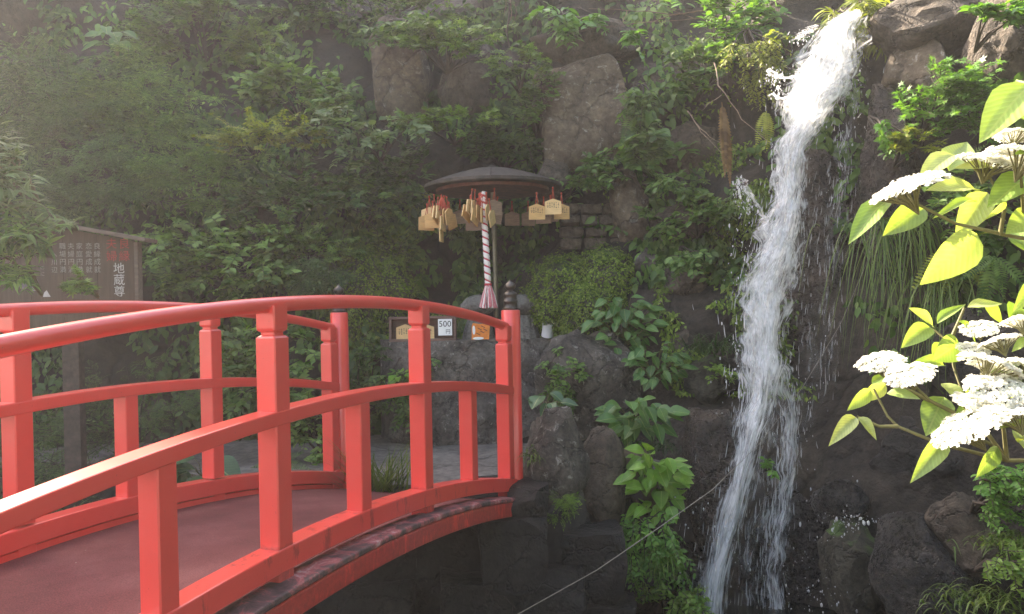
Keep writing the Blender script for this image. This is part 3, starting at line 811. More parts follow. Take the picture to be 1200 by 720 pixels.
sh('broadleaf_shrub', 'green shrub filling the gap by the far end post', 372, 500, 36, 66, 1.3, 'ovate', 'lf_fresh', 60, 12, 10, 22)
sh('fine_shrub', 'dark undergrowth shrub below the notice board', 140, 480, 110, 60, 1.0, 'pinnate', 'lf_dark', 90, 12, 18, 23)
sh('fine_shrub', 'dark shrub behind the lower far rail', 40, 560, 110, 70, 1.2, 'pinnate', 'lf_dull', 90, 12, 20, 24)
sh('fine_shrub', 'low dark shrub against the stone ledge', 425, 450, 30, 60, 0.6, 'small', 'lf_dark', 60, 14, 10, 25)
sh('nandina', 'pale feathery branch in front of the notice board edge', 8, 195, 40, 62, 0, 'narrow', 'lf_pale', 40, 14, 26, 26, Y=5.2, ry=0.25, stem='stem')
sh('nandina', 'green leafy branch overlapping the writing on the board', 28, 268, 66, 40, 0, 'narrow', 'lf_mid', 44, 13, 24, 27, Y=5.3, ry=0.2, stem='stem')
sh('nandina', 'bright leaf tuft across the lower edge of the board', 92, 336, 30, 16, 0, 'maple', 'lf_bright', 12, 10, 13, 28, Y=5.6, ry=0.12, stem='stem')
sh('broadleaf_shrub', 'dark bush rising behind the notice board', 60, 330, 90, 80, 0.35, 'ovate', 'lf_dark', 90, 12, 15, 29)
sh('nandina', 'narrow-leaved spray hiding the edge of the notice board', 14, 318, 34, 36, 0, 'narrow', 'lf_fresh', 34, 12, 20, 65, Y=5.35, ry=0.2, stem='stem')
sh('nandina', 'loose leafy twigs over the roof of the notice board', 62, 252, 40, 18, 0, 'narrow', 'lf_pale', 20, 12, 18, 66, Y=5.5, ry=0.15, stem='stem')
# top centre and right
sh('vine', 'sunlit vine leaves hanging from the bare branches above the slab boulder', 668, 18, 46, 22, 1.1, 'ovate', 'lf_lush', 26, 10, 15, 30, droop=0.6, hang=True)
sh('vine', 'small leaf cluster dangling on a twig left of the bare branches', 742, 44, 20, 14, 1.2, 'ovate', 'lf_lush', 10, 9, 13, 31, droop=0.6, hang=True)
sh('broadleaf_shrub', 'sunlit green shrub to the left of the waterfall head', 855, 30, 82, 40, 0.5, 'ovate', 'lf_lush', 90, 12, 13, 32)
sh('fine_shrub', 'yellowish small-leaved shrub hanging beside the upper fall', 888, 62, 34, 52, 0.35, 'small', 'lf_yellow', 80, 14, 8, 33, hang=True)
sh('broadleaf_shrub', 'deep green shrub below the sunlit one on the cliff', 826, 82, 48, 36, 0.4, 'ovate', 'lf_mid', 54, 12, 12, 34)
sh('bamboo_grass', 'yellow-green narrow-leaved clump over the waterfall head', 1005, 20, 52, 28, 0.75, 'narrow', 'lf_yellow', 60, 12, 26, 35, hang=True)
sh('fine_shrub', 'dark green plants on the wall below the bare twigs', 826, 250, 40, 34, 0.3, 'ovate', 'lf_mid', 44, 12, 11, 36)
sh('broadleaf_shrub', 'broad green leaves right of the large tan boulder', 762, 178, 40, 30, 0.4, 'ovate', 'lf_mid', 30, 9, 18, 37)
sh('fine_shrub', 'low green plants under the tan boulder, over the stone courses', 700, 205, 50, 22, 0.3, 'ovate', 'lf_mid', 36, 10, 11, 38)
sh('broadleaf_shrub', 'small bright plants on the rock beside the cup', 660, 430, 22, 34, 0.6, 'ovate', 'lf_mid', 24, 9, 9, 39, Y=6.95)
sh('fine_shrub', 'bright trailing small-leaved plant spilling over the pool edge', 748, 636, 54, 50, 0, 'ovate', 'lf_lush', 110, 12, 9.5, 40, Y=5.75, hang=True)
sh('fine_shrub', 'yellow-green tuft low beside the left foot of the fall', 785, 700, 40, 30, 0, 'small', 'lf_bright', 50, 12, 10, 41, Y=5.75)
sh('maple', 'bright green maple shrub in sun beside the pale boulder', 1108, 120, 54, 52, 0, 'maple', 'lf_lush', 120, 14, 11, 42, Y=6.0, ry=0.3)
sh('maple', 'yellow-tipped lower bough of the maple shrub near the fall', 1070, 172, 34, 22, 0, 'maple', 'lf_yellow', 24, 11, 12, 43, Y=6.05)
sh('broadleaf_shrub', 'green leaves growing over the overhanging boulder', 1172, 22, 40, 30, 0, 'ovate', 'lf_lush', 40, 11, 14, 44, Y=5.6)
sh('fine_shrub', 'small-leaved green shrub above the brown leaning rock', 1175, 585, 34, 46, 0, 'ovate', 'lf_lush', 80, 13, 8, 45, Y=4.4)
sh('broadleaf_shrub', 'shaded green plants behind the white flowers', 1150, 235, 60, 60, 0.3, 'ovate', 'lf_mid', 60, 11, 13, 46)
sh('fine_shrub', 'small weed rooted on the wet stone behind the lower fall', 902, 552, 12, 14, 0, 'ovate', 'lf_lush', 9, 7, 9, 47, Y=5.95, ry=0.08)
sh('fine_shrub', 'ferny plant on the dark face of the pointed stone', 656, 595, 20, 24, 0, 'pinnate', 'lf_bright', 14, 8, 16, 48, Y=5.45, ry=0.1)
sh('fine_shrub', 'green plants on the ledge rim right of the boulder pile', 775, 265, 26, 30, 0.35, 'ovate', 'lf_mid', 28, 10, 11, 49)

sh('fine_shrub', 'leafy trailing plant over the left face of the stone ledge', 478, 455, 34, 50, 0, 'small', 'lf_mid', 60, 14, 9, 50, Y=7.7, hang=True)
sh('fine_shrub', 'ivy curtain beside the cup end of the stone ledge', 655, 445, 20, 46, 0, 'small', 'lf_mid', 44, 14, 9, 51, Y=7.2, hang=True)
sh('broadleaf_shrub', 'green plants filling the cleft right of the large tan boulder', 756, 120, 24, 40, 0, 'ovate', 'lf_mid', 36, 11, 11, 52, Y=8.2, hang=True)
sh('fine_shrub', 'mossy plants creeping up the left side of the large tan boulder', 632, 120, 26, 56, 0, 'small', 'lf_mid', 60, 14, 10, 53, Y=8.5)
sh('maple', 'dim maple spray between the slab boulder and the canopy', 610, 80, 40, 30, 0, 'maple', 'lf_mid', 40, 13, 9, 54, Y=8.3, flat=0.9, cat='tree')
sh('fine_shrub', 'green weeds rooted along the foot of the large tan boulder', 690, 212, 52, 14, 0, 'ovate', 'lf_mid', 40, 10, 10, 55, Y=8.2)
sh('fine_shrub', 'green creeper between the brown boulders near the dead fern', 800, 215, 46, 16, 0, 'ovate', 'lf_mid', 40, 10, 10, 56, Y=7.7, hang=True)
sh('fine_shrub', 'low leaves along the rock joint above the dark grass tuft', 806, 300, 40, 16, 0, 'ovate', 'lf_mid', 36, 10, 10, 57, Y=7.4, hang=True)
sh('fine_shrub', 'moss-green tuft on the sloping boulder beside the fall', 842, 438, 22, 12, 0, 'small', 'lf_bright', 26, 12, 7, 58, Y=6.75)
sh('broadleaf_shrub', 'shrub between the dark hollow and the pale pointed-leaf branch', 420, 225, 44, 50, 0.5, 'ovate', 'lf_mid', 54, 12, 12, 59)
sh('broadleaf_shrub', 'hanging leaves on the brown damp rock face', 1040, 150, 20, 30, 0, 'ovate', 'lf_lush', 22, 10, 10, 60, Y=6.2, hang=True)
sh('fine_shrub', 'green fringe over the reddish brown rock face', 470, 30, 50, 22, 0, 'ovate', 'lf_mid', 40, 11, 11, 61, Y=8.9, hang=True)

sh('fine_shrub', 'bright leafy bush between the leaning brown rock and the flowers', 1186, 560, 40, 30, 0, 'ovate', 'lf_lush', 70, 12, 9, 62, Y=4.3)
sh('fine_shrub', 'yellow-green weeds over the foot of the leaning brown rock', 1185, 665, 40, 36, 0, 'ovate', 'lf_bright', 70, 12, 8, 63, Y=4.1)
sh('broadleaf_shrub', 'soft green bush on the bank above the bridge crown leaves', 400, 130, 40, 40, 0.7, 'ovate', 'lf_fresh', 44, 12, 12, 64)

# big-leaved plants: every leaf is a part
def leaf_mesh(name, mat, fold=0.10, wid=0.30, curl=0.16):
    prof = [0.0, 0.55, 0.9, 1.0, 0.92, 0.70, 0.38, 0.0]
    n = len(prof); V = []; Ff = []
    for i, p in enumerate(prof):
        x = i/(n-1); z = -curl*x*x + 0.03*math.sin(x*6)
        for k in (-1, -0.5, 0, 0.5, 1):
            y = k*p*wid
            V.append((x - 0.04*abs(k)*p, y, z + fold*abs(k)*p*wid*3 + 0.008*math.sin(i*2.6)*abs(k)))
    for i in range(n-1):
        for k in range(4):
            a = i*5+k; Ff.append((a, a+5, a+6, a+1))
    me = bpy.data.meshes.new(name); me.from_pydata(V, [], Ff)
    me.polygons.foreach_set('use_smooth', [True]*len(Ff)); me.update(); me.materials.append(mat)
    return me

def veined(name, cols, trans=0.4, rough=0.38, tcol=(1.5, 1.5, 0.4)):
    m, N, L, B = newmat(name)
    oi = N.new('ShaderNodeObjectInfo')
    r = ramp(N, [(i/(len(cols)-1), c) for i, c in enumerate(cols)]); L.new(oi.outputs['Random'], r.inputs[0])
    tc = N.new('ShaderNodeTexCoord'); sp = N.new('ShaderNodeSeparateXYZ'); L.new(tc.outputs['Object'], sp.inputs[0])
    ay = math_(N, L, 'ABSOLUTE', sp.outputs[1])
    v = math_(N, L, 'SUBTRACT', math_(N, L, 'MULTIPLY', sp.outputs[0], 75.0), math_(N, L, 'MULTIPLY', ay, 95.0))
    w = math_(N, L, 'SINE', v)
    rv = ramp(N, [(0.0, 0.95), (0.8, 1.0), (0.98, 1.18)]); L.new(math_(N, L, 'ADD', math_(N, L, 'MULTIPLY', w, 0.5), 0.5), rv.inputs[0])
    col = mixc(N, L, 0.7, r.outputs[0], rv.outputs[0], 'MULTIPLY')
    n = noisen(N, L, 3, 4, 0.6); rn = ramp(N, [(0.3, 0.75), (0.7, 1.15)]); L.new(n.outputs[0], rn.inputs[0])
    col = mixc(N, L, 0.8, col, rn.outputs[0], 'MULTIPLY')
    mr = math_(N, L, 'LESS_THAN', ay, 0.012)
    col = mixc(N, L, math_(N, L, 'MULTIPLY', mr, 0.5), col, (0.35, 0.42, 0.15))
    L.new(col, B.inputs['Base Color']); B.inputs['Roughness'].default_value = rough
    bump(N, L, B, w, 0.12, 0.006)
    t = N.new('ShaderNodeBsdfTranslucent'); L.new(mixc(N, L, 1.0, col, tcol, 'MULTIPLY'), t.inputs[0])
    mx = N.new('ShaderNodeMixShader'); mx.inputs[0].default_value = trans
    L.new(B.outputs[0], mx.inputs[1]); L.new(t.outputs[0], mx.inputs[2]); L.new(mx.outputs[0], N['Material Output'].inputs[0])
    return m
ME_HOSTA = leaf_mesh('leaf', veined('leaf_big_green', [(0.05, 0.13, 0.03), (0.08, 0.18, 0.045), (0.11, 0.22, 0.06)], 0.3), wid=0.30)
ME_LIME = leaf_mesh('leaf', veined('leaf_big_lime', [(0.10, 0.22, 0.03), (0.15, 0.30, 0.04), (0.20, 0.35, 0.06)], 0.35), wid=0.29)
ME_DKBIG = leaf_mesh('leaf', veined('leaf_big_dark', [(0.03, 0.08, 0.03), (0.05, 0.11, 0.045), (0.07, 0.14, 0.06)], 0.25), wid=0.32)

def place_leaf(me, base, tip, nhint, parent, off, wide=1.0):
    base = Vector(base); tip = Vector(tip); A = tip-base; L = A.length; A.normalize()
    Bv = Vector(nhint).cross(A)
    if Bv.length < 1e-3: Bv = Vector((1, 0, 0))
    Bv.normalize(); Nn = A.cross(Bv)
    o = bpy.data.objects.new('leaf', me); COL.objects.link(o); o.parent = parent
    mt = Matrix.Identity(4)
    for r in range(3):
        mt[r][0] = A[r]*L; mt[r][1] = Bv[r]*L*wide; mt[r][2] = Nn[r]*L; mt[r][3] = base[r]-off[r]
    o.matrix_local = mt
    return o

def big_plant(name, label, px, py, rx, rz, Y, me, n, lpx, seed, cat='plant', group=None):
    rg = random.Random(seed); c = P(px, py, Y); s = Y/FPX
    root = c + Vector((0, 0.18, -rz*s*1.0))
    th = thing(name, label, cat, root, 0, group); mb = MB()
    for k in range(n):
        a = rg.uniform(0, 2*math.pi); q = math.sqrt(rg.uniform(0.02, 1))
        b = c + Vector((math.cos(a)*q*rx*s*0.8, rg.uniform(-0.15, 0.12), math.sin(a)*q*rz*s*0.8))
        dirv = Vector((math.cos(a)*q*1.1+rg.uniform(-.5, .5), rg.uniform(-0.9, -0.1), rg.uniform(-0.75, 0.35))).normalized()
        L = lpx*s*rg.uniform(0.7, 1.25)
        nh = Vector((rg.uniform(-.35, .35), -0.55, 0.9))
        place_leaf(me, b, b+dirv*L, nh, th, root, rg.uniform(0.85, 1.2))
        mb.tube([root+Vector((rg.uniform(-.03, .03), 0, 0)), (root+b)/2+Vector((0, 0.02, 0.03)), b], [0.004, 0.0035, 0.002], 4, False)
    mb.obj('stems', M['stem'], th, root, True)
    return th
big_plant('heart_leaf_plant', 'tall plant with many heart-shaped leaves beside the moss mound', 728, 378, 46, 40, 7.35, ME_HOSTA, 90, 16, 1)
big_plant('heart_leaf_plant', 'green leafy plants at the foot of the heart-leaved plant', 770, 425, 40, 28, 7.0, ME_HOSTA, 60, 14, 2)
big_plant('hosta', 'clump of broad dark green leaves above the flat brown stone', 748, 485, 42, 26, 6.3, ME_HOSTA, 44, 24, 3)
big_plant('hosta', 'clump of bright lime leaves hanging by the waterfall foot', 766, 562, 36, 44, 5.85, ME_LIME, 70, 23, 4)
big_plant('hosta', 'three dark broad leaves behind the lichen-tipped stone', 640, 470, 22, 12, 6.2, ME_DKBIG, 9, 26, 5)
big_plant('hosta', 'broad bluish green leaves seen between the bridge rails', 228, 550, 46, 20, 6.2, ME_DKBIG, 14, 40, 6)
big_plant('broadleaf_sapling', 'sapling with a few large glossy leaves above the feathery bushes', 128, 42, 22, 20, 8.6, ME_HOSTA, 9, 26, 7)
big_plant('heart_leaf_plant', 'broad pale leaves on the cliff right of the tan boulder', 765, 170, 28, 18, 8.1, ME_HOSTA, 14, 22, 8)
big_plant('weed', 'small light green weed by the front post of the far rail', 470, 440, 10, 12, 7.6, ME_LIME, 8, 14, 9)

# grasses
def grass(name, label, px, py, Y, wpx, Lpx, n, mat, seed, droop=1.0, up=1.0, width=0.006, cat='grass', group=None):
    rg = np.random.default_rng(seed); c = P(px, py, Y); s = Y/FPX
    V = []; Ft = []
    for k in range(n):
        b = np.array(c) + np.array([rg.normal()*wpx*s*0.4, rg.uniform(-0.1, 0.15), rg.normal()*0.02])
        a = rg.uniform(0, 2*math.pi); L = Lpx*s*rg.uniform(0.5, 1.15)
        hd = np.array([math.cos(a), -abs(math.sin(a))*0.8-0.1, 0]); hd /= np.linalg.norm(hd)
        w = width*rg.uniform(0.6, 1.3); sd = np.array([-hd[1], hd[0], 0])*w
        b0 = len(V); p = b.copy(); e = rg.uniform(0.6, 1.0)*up
        segs = 6
        for i in range(segs+1):
            t = i/segs
            q = b + hd*L*(0.55*t) + np.array([0, 0, 1])*L*(e*t*0.9 - droop*0.95*t*t)
            f = (1-t)**0.6
            V += [q+sd*f, q-sd*f]
        for i in range(segs):
            k0 = b0+2*i; Ft += [(k0, k0+1, k0+3), (k0, k0+3, k0+2)]
    th = thing(name, label, cat, c, 0, group)
    trimesh('blades', V, Ft, M[mat], th, c)
    return th
grass('hanging_grass', 'long pale blades of grass hanging down the wet rock right of the fall', 1060, 262, 6.15, 70, 150, 170, 'lf_grass', 1, droop=1.5, up=0.5)
grass('hanging_grass', 'long grass drooping below the curled flower-shrub leaf', 1115, 330, 5.8, 60, 130, 110, 'lf_grass', 2, droop=1.4, up=0.5)
grass('grass_tuft', 'dark grass tuft growing on the rock left of the falling water', 838, 412, 6.9, 44, 66, 150, 'lf_grassdk', 3, droop=0.7)
grass('grass_tuft', 'arching grass clump beside the dead fern and the upper fall', 880, 225, 6.95, 26, 60, 60, 'lf_grass', 4, droop=1.3, up=0.7)
grass('grass_tuft', 'green grass tuft at the far end of the bridge deck', 446, 582, 5.9, 34, 120, 220, 'lf_grass', 5, droop=0.22)
grass('grass_tuft', 'light grass tuft at the foot of the brown leaning rock', 1150, 706, 4.2, 70, 60, 150, 'lf_grass', 6, droop=0.8)
grass('grass_tuft', 'grass clump on the bank beneath the white flowers', 1190, 640, 4.2, 60, 60, 150, 'lf_grass', 7, droop=0.8)
grass('grass_tuft', 'small grass sprig on the side of the lichen-tipped stone', 622, 535, 5.55, 12, 24, 40, 'lf_grass', 8, droop=1.0)
grass('grass_tuft', 'grass under the broad dark green leaf clump', 765, 525, 6.15, 36, 40, 80, 'lf_grassdk', 9, droop=0.9)
grass('grass_tuft', 'grass mixed into the trailing plant at the pool edge', 775, 650, 5.7, 30, 46, 70, 'lf_bright', 10, droop=1.2)
grass('grass_tuft', 'thin upright pale stalks above the feathery bush', 40, 60, 8.7, 60, 46, 24, 'lf_pale', 11, droop=0.2, width=0.004)

def frond_mesh(name, mat, n=18, curve=0.35, wid=0.22):
    V = []; Ff = []
    def pt(t): return (t, 0, -curve*t*t)
    for k in range(n):
        t = 0.08+0.9*k/(n-1); x, _, z = pt(t); L = wid*math.sin(math.pi*(0.12+0.86*(k/(n-1))))**0.8*(1.1-0.5*t)
        for s in (-1, 1):
            b = len(V)
            V += [(x-0.012, 0, z), (x+L*0.12-0.014, s*L*0.5, z+0.012), (x+L*0.42, s*L, z-0.03*L), (x+L*0.2+0.026, s*L*0.5, z+0.006), (x+0.018, 0, z)]
            Ff.append((b, b+1, b+2, b+3, b+4) if s < 0 else (b+4, b+3, b+2, b+1, b))
    for k in range(8):
        a, b_ = pt(k/8), pt((k+1)/8); b = len(V)
        V += [(a[0], -0.006, a[2]-0.003), (a[0], 0.006, a[2]-0.003), (b_[0], 0.005, b_[2]-0.003), (b_[0], -0.005, b_[2]-0.003)]; Ff.append((b, b+1, b+2, b+3))
    me = bpy.data.meshes.new(name); me.from_pydata(V, [], Ff); me.update(); me.materials.append(mat)
    return me
FR_G = frond_mesh('frond', M['lf_mid']); FR_L = frond_mesh('frond', M['lf_yellow']); FR_D = frond_mesh('frond', M['lf_dead'], n=26, curve=0.06, wid=0.09)
def fern(label, px, py, Y, Lpx, n, me, seed, dirs=None):
    rg = random.Random(seed); c = P(px, py, Y); s = Y/FPX
    th = thing('fern', label, 'fern', c); 
    for k in range(n):
        if dirs: d = Vector(dirs[k])
        else:
            a = math.pi*(0.1+0.8*k/max(1, n-1))+rg.uniform(-.2, .2)
            d = Vector((math.cos(a), -0.6+rg.uniform(-.2, .2), math.sin(a)*0.6+0.1))
        d = d.normalized(); L = Lpx*s*rg.uniform(0.8, 1.15)
        o = place_leaf(me, c, c+d*L, Vector((0.1, -0.7, 0.7)), th, c); o.name = 'frond'
fern('green fern drooping among the hanging grass', 1120, 290, 5.7, 66, 4, FR_L, 1, [(-0.3,-.3,-1), (0.5,-.4,-.7), (-0.8,-.3,-.5), (0.1,-.5,.3)])
fern('dark fern beside the bank shrub under the white flowers', 1165, 300, 5.4, 60, 4, FR_G, 2, [(-0.3,-.3,-1), (0.6,-.4,-.6), (-0.9,-.3,-.4), (0.1,-.5,-.8)])
fern('brown dead fern fronds hanging beside the bare twigs', 846, 120, 7.0, 100, 2, FR_D, 3, [(0.02,-.1,-1), (0.08,-.05,-.85)])
fern('pale fern frond leaning over the upper fall', 898, 130, 6.9, 50, 2, FR_L, 4, [(0.1,-.2,-1), (-0.3,-.3,-.8)])
fern('small fern right of the large tan boulder', 742, 130, 8.2, 40, 4, FR_G, 5, [(0.3,-.3,-1), (-0.3,-.3,-.7), (0.8,-.3,-.3), (0.6,-.3,-.7)])
fern('fern arching over the brown rock right of the fall', 1118, 205, 5.9, 50, 4, FR_G, 6, [(-0.6,-.3,-.6), (0.5,-.4,-.6), (-0.9,-.3,.1), (0.1,-.5,.5)])
fern('fern in the shade under the fern-like bush', 330, 545, 6.6, 40, 4, FR_G, 7)

# moss mound: a rounded hummock overgrown with tiny leaves
def moss_mound(label, parts, seed, dens, lpx):
    rg = np.random.default_rng(seed)
    th = thing('moss_mound', label, 'moss', P(*parts[0][:3]))
    pos = []; nr = []
    mb = MB()
    for (px, py, Y, rx, rz, ry) in parts:
        c = np.array(P(px, py, Y)); s = Y/FPX
        R = np.array([rx*s, ry, rz*s]); n = int(dens*rx*rz)
        u = nrm(rg.normal(size=(n, 3))); u[:, 1] = -np.abs(u[:, 1])*1.0
        k = np.array([1+0.26*noise.fractal(Vector(q*3.2)+Vector((px, 0, 0)), 1, 2, 4) for q in u])[:, None] + np.abs(rg.normal(size=(n, 1)))*0.035
        pos.append(c+u*R*k); nr.append(nrm(u/R))
        prof = [(math.cos(a)*0.93+1e-3, math.sin(a)*0.93) for a in np.linspace(-1.5, 1.5, 14)]
        mb.lathe(prof, c, 24, Matrix.Diagonal(Vector(R)))
    pos = np.concatenate(pos); nr = np.concatenate(nr)
    ax = nrm(nrm(np.cross(nr, rg.normal(size=nr.shape)))*0.7 + nr*0.55 + np.array([0, 0, -0.5]))
    o = leaves('moss_leaves', pos, ax, nr+rg.normal(size=nr.shape)*0.35, rg.uniform(0.5, 1.2, len(pos))*lpx*0.0085, 'small', M['lf_moss'], th, th.location)
    o['kind'] = 'stuff'
    mb.obj('hummock', M['rock_mossy'], th, th.location, True)
    return th
moss_mound('rounded bright green moss mound right of the statues', [(660, 350, 8.2, 42, 48, 0.40), (708, 332, 8.15, 34, 42, 0.40), (690, 366, 8.0, 42, 38, 0.38)], 1, 3.4, 4.2)
moss_mound('green mossy bank hanging left of the price box', [(420, 350, 8.5, 34, 60, 0.3), (455, 345, 8.6, 30, 46, 0.28)], 2, 2.2, 4.5)

# ground cover clinging to the cliff
def creeper(label, name, boxes, mat, tm, lpx, seed, off=0.03):
    rg = np.random.default_rng(seed); pp = []
    for (x0, y0, x1, y1, n) in boxes:
        a = onC(x0, y1); b = onC(x1, y0); c = onC(x0, y0); d = onC(x1, y1)
        xs = rg.uniform(min(a.x, c.x), max(b.x, d.x), n*2); zs = rg.uniform(min(a.z, d.z), max(b.z, c.z), n*2)
        m = np.array([noise.fractal(Vector((x*1.6, z*1.6, seed*5.0)), 1, 2, 3) for x, z in zip(xs, zs)])
        keep = m > np.quantile(m, 0.5); xs, zs = xs[keep], zs[keep]
        pp.append(np.stack([xs, F(xs, zs)-off-rg.exponential(0.05, len(xs)), zs], -1))
    pos = np.concatenate(pp); n = len(pos)
    nr = np.array([0, -0.75, 0.65]) + rg.normal(size=(n, 3))*0.4
    ax = np.stack([rg.normal(size=n)*0.7, -0.35+rg.normal(size=n)*0.3, -0.75+rg.normal(size=n)*0.4], -1)
    o = leaves(name, pos, ax, nr, rg.uniform(0.55, 1.3, n)*lpx*8.5/FPX, tm, mat)
    return tag(o, label, 'ground cover', kind='stuff')
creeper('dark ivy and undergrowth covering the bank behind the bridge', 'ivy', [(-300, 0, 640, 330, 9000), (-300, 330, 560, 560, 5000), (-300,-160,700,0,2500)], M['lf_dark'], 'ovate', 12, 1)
creeper('mid green creeping leaves scattered over the bank', 'creeper', [(-300, 0, 640, 330, 3500), (240, 200, 560, 480, 2500), (640, 170, 830, 330, 700), (760, 0, 960, 330, 1600), (1040, 100, 1300, 480, 1400)], M['lf_mid'], 'ovate', 12, 2, 0.08)
creeper('low moss leaves growing on the shaded cliff', 'moss_cover', [(380, 220, 560, 400, 5000), (780, 180, 900, 460, 5000), (620, 60, 860, 240, 1800)], M['lf_moss'], 'small', 6, 3, 0.0)

# twigs and bare branches
def twigs(name, label, lines, mat, cat='branch', rad=0.006):
    root = P(*lines[0][0]); th = thing(name, label, cat, root)
    for k, ln in enumerate(lines):
        mb = MB(); pts = [P(*q) for q in ln]; n = len(pts)
        fine = []
        for i in range(n-1):
            for s in range(4): fine.append(pts[i].lerp(pts[i+1], s/4) + Vector((random.gauss(0, .006), 0, random.gauss(0, .006))))
        fine.append(pts[-1])
        m = len(fine); r = rad*(1.0 if k == 0 else 0.6)
        mb.tube(fine, [r*(1-0.75*i/(m-1)) for i in range(m)], 6, False)
        mb.obj('twig', M[mat], th, root, True)
    return th
twigs('bare_branch', 'reddish bare branches reaching out from the sunlit shrub', [[(850, 8, 7.9), (790, 18, 7.7), (745, 12, 7.6), (690, 10, 7.6)], [(800, 16, 7.7), (760, 26, 7.6), (690, 34, 7.5), (668, 40, 7.5)], [(815, 22, 7.7), (790, 14, 7.6), (750, -10, 7.5)], [(735, 12, 7.6), (728, 30, 7.6), (722, 64, 7.6)], [(850, 20, 7.8), (800, 24, 7.7), (720, 26, 7.6)]], 'twig')
twigs('bare_branch', 'pale bare twig arching beside the dead fern', [[(838, 75, 7.1), (842, 100, 7.0), (870, 140, 6.9), (902, 168, 6.85)], [(846, 112, 7.0), (830, 122, 6.95), (822, 130, 6.9)]], 'deadtwig')
twigs('bare_branch', 'forked dry twig below the brown boulder on the cliff', [[(806, 130, 7.4), (822, 155, 7.3), (852, 186, 7.2)], [(815, 146, 7.3), (840, 165, 7.2), (862, 176, 7.2)]], 'deadtwig')
twigs('hanging_vine', 'thin vine stem running down past the canopy roof', [[(598, -10, 8.6), (594, 40, 8.6), (606, 100, 8.6), (614, 150, 8.5), (628, 205, 8.5)]], 'bark', rad=0.012)
twigs('dry_root', 'dangling dry roots beside the slab boulder', [[(597, 0, 8.4), (600, 18, 8.4), (592, 40, 8.4)], [(600, 2, 8.4), (606, 14, 8.4), (598, 34, 8.4)], [(594, 0, 8.4), (590, 22, 8.4)]], 'twig')

# ---------------------------------------------------------------- lettering
def text_mesh(body, size, mat, parent, M4, extrude=0.0012, name='lettering', spacing=1.0, align='CENTER'):
    cu = bpy.data.curves.new('text', 'FONT'); cu.body = body; cu.size = size; cu.align_x = align; cu.align_y = 'CENTER'
    cu.extrude = extrude; cu.resolution_u = 3; cu.space_line = spacing
    to = bpy.data.objects.new('text', cu); COL.objects.link(to)
    dg = bpy.context.evaluated_depsgraph_get(); dg.update()
    me = bpy.data.meshes.new_from_object(to.evaluated_get(dg))
    bpy.data.objects.remove(to); bpy.data.curves.remove(cu)
    me.materials.clear(); me.materials.append(mat); me.name = name
    o = bpy.data.objects.new(name, me); COL.objects.link(o); o.parent = parent; o.matrix_local = M4
    return o
def face_cam(x, y, z):
    """text lying in the XZ plane, read from -Y"""
    return Matrix.Translation((x, y, z)) @ Matrix.Rotation(math.pi/2, 4, 'X')

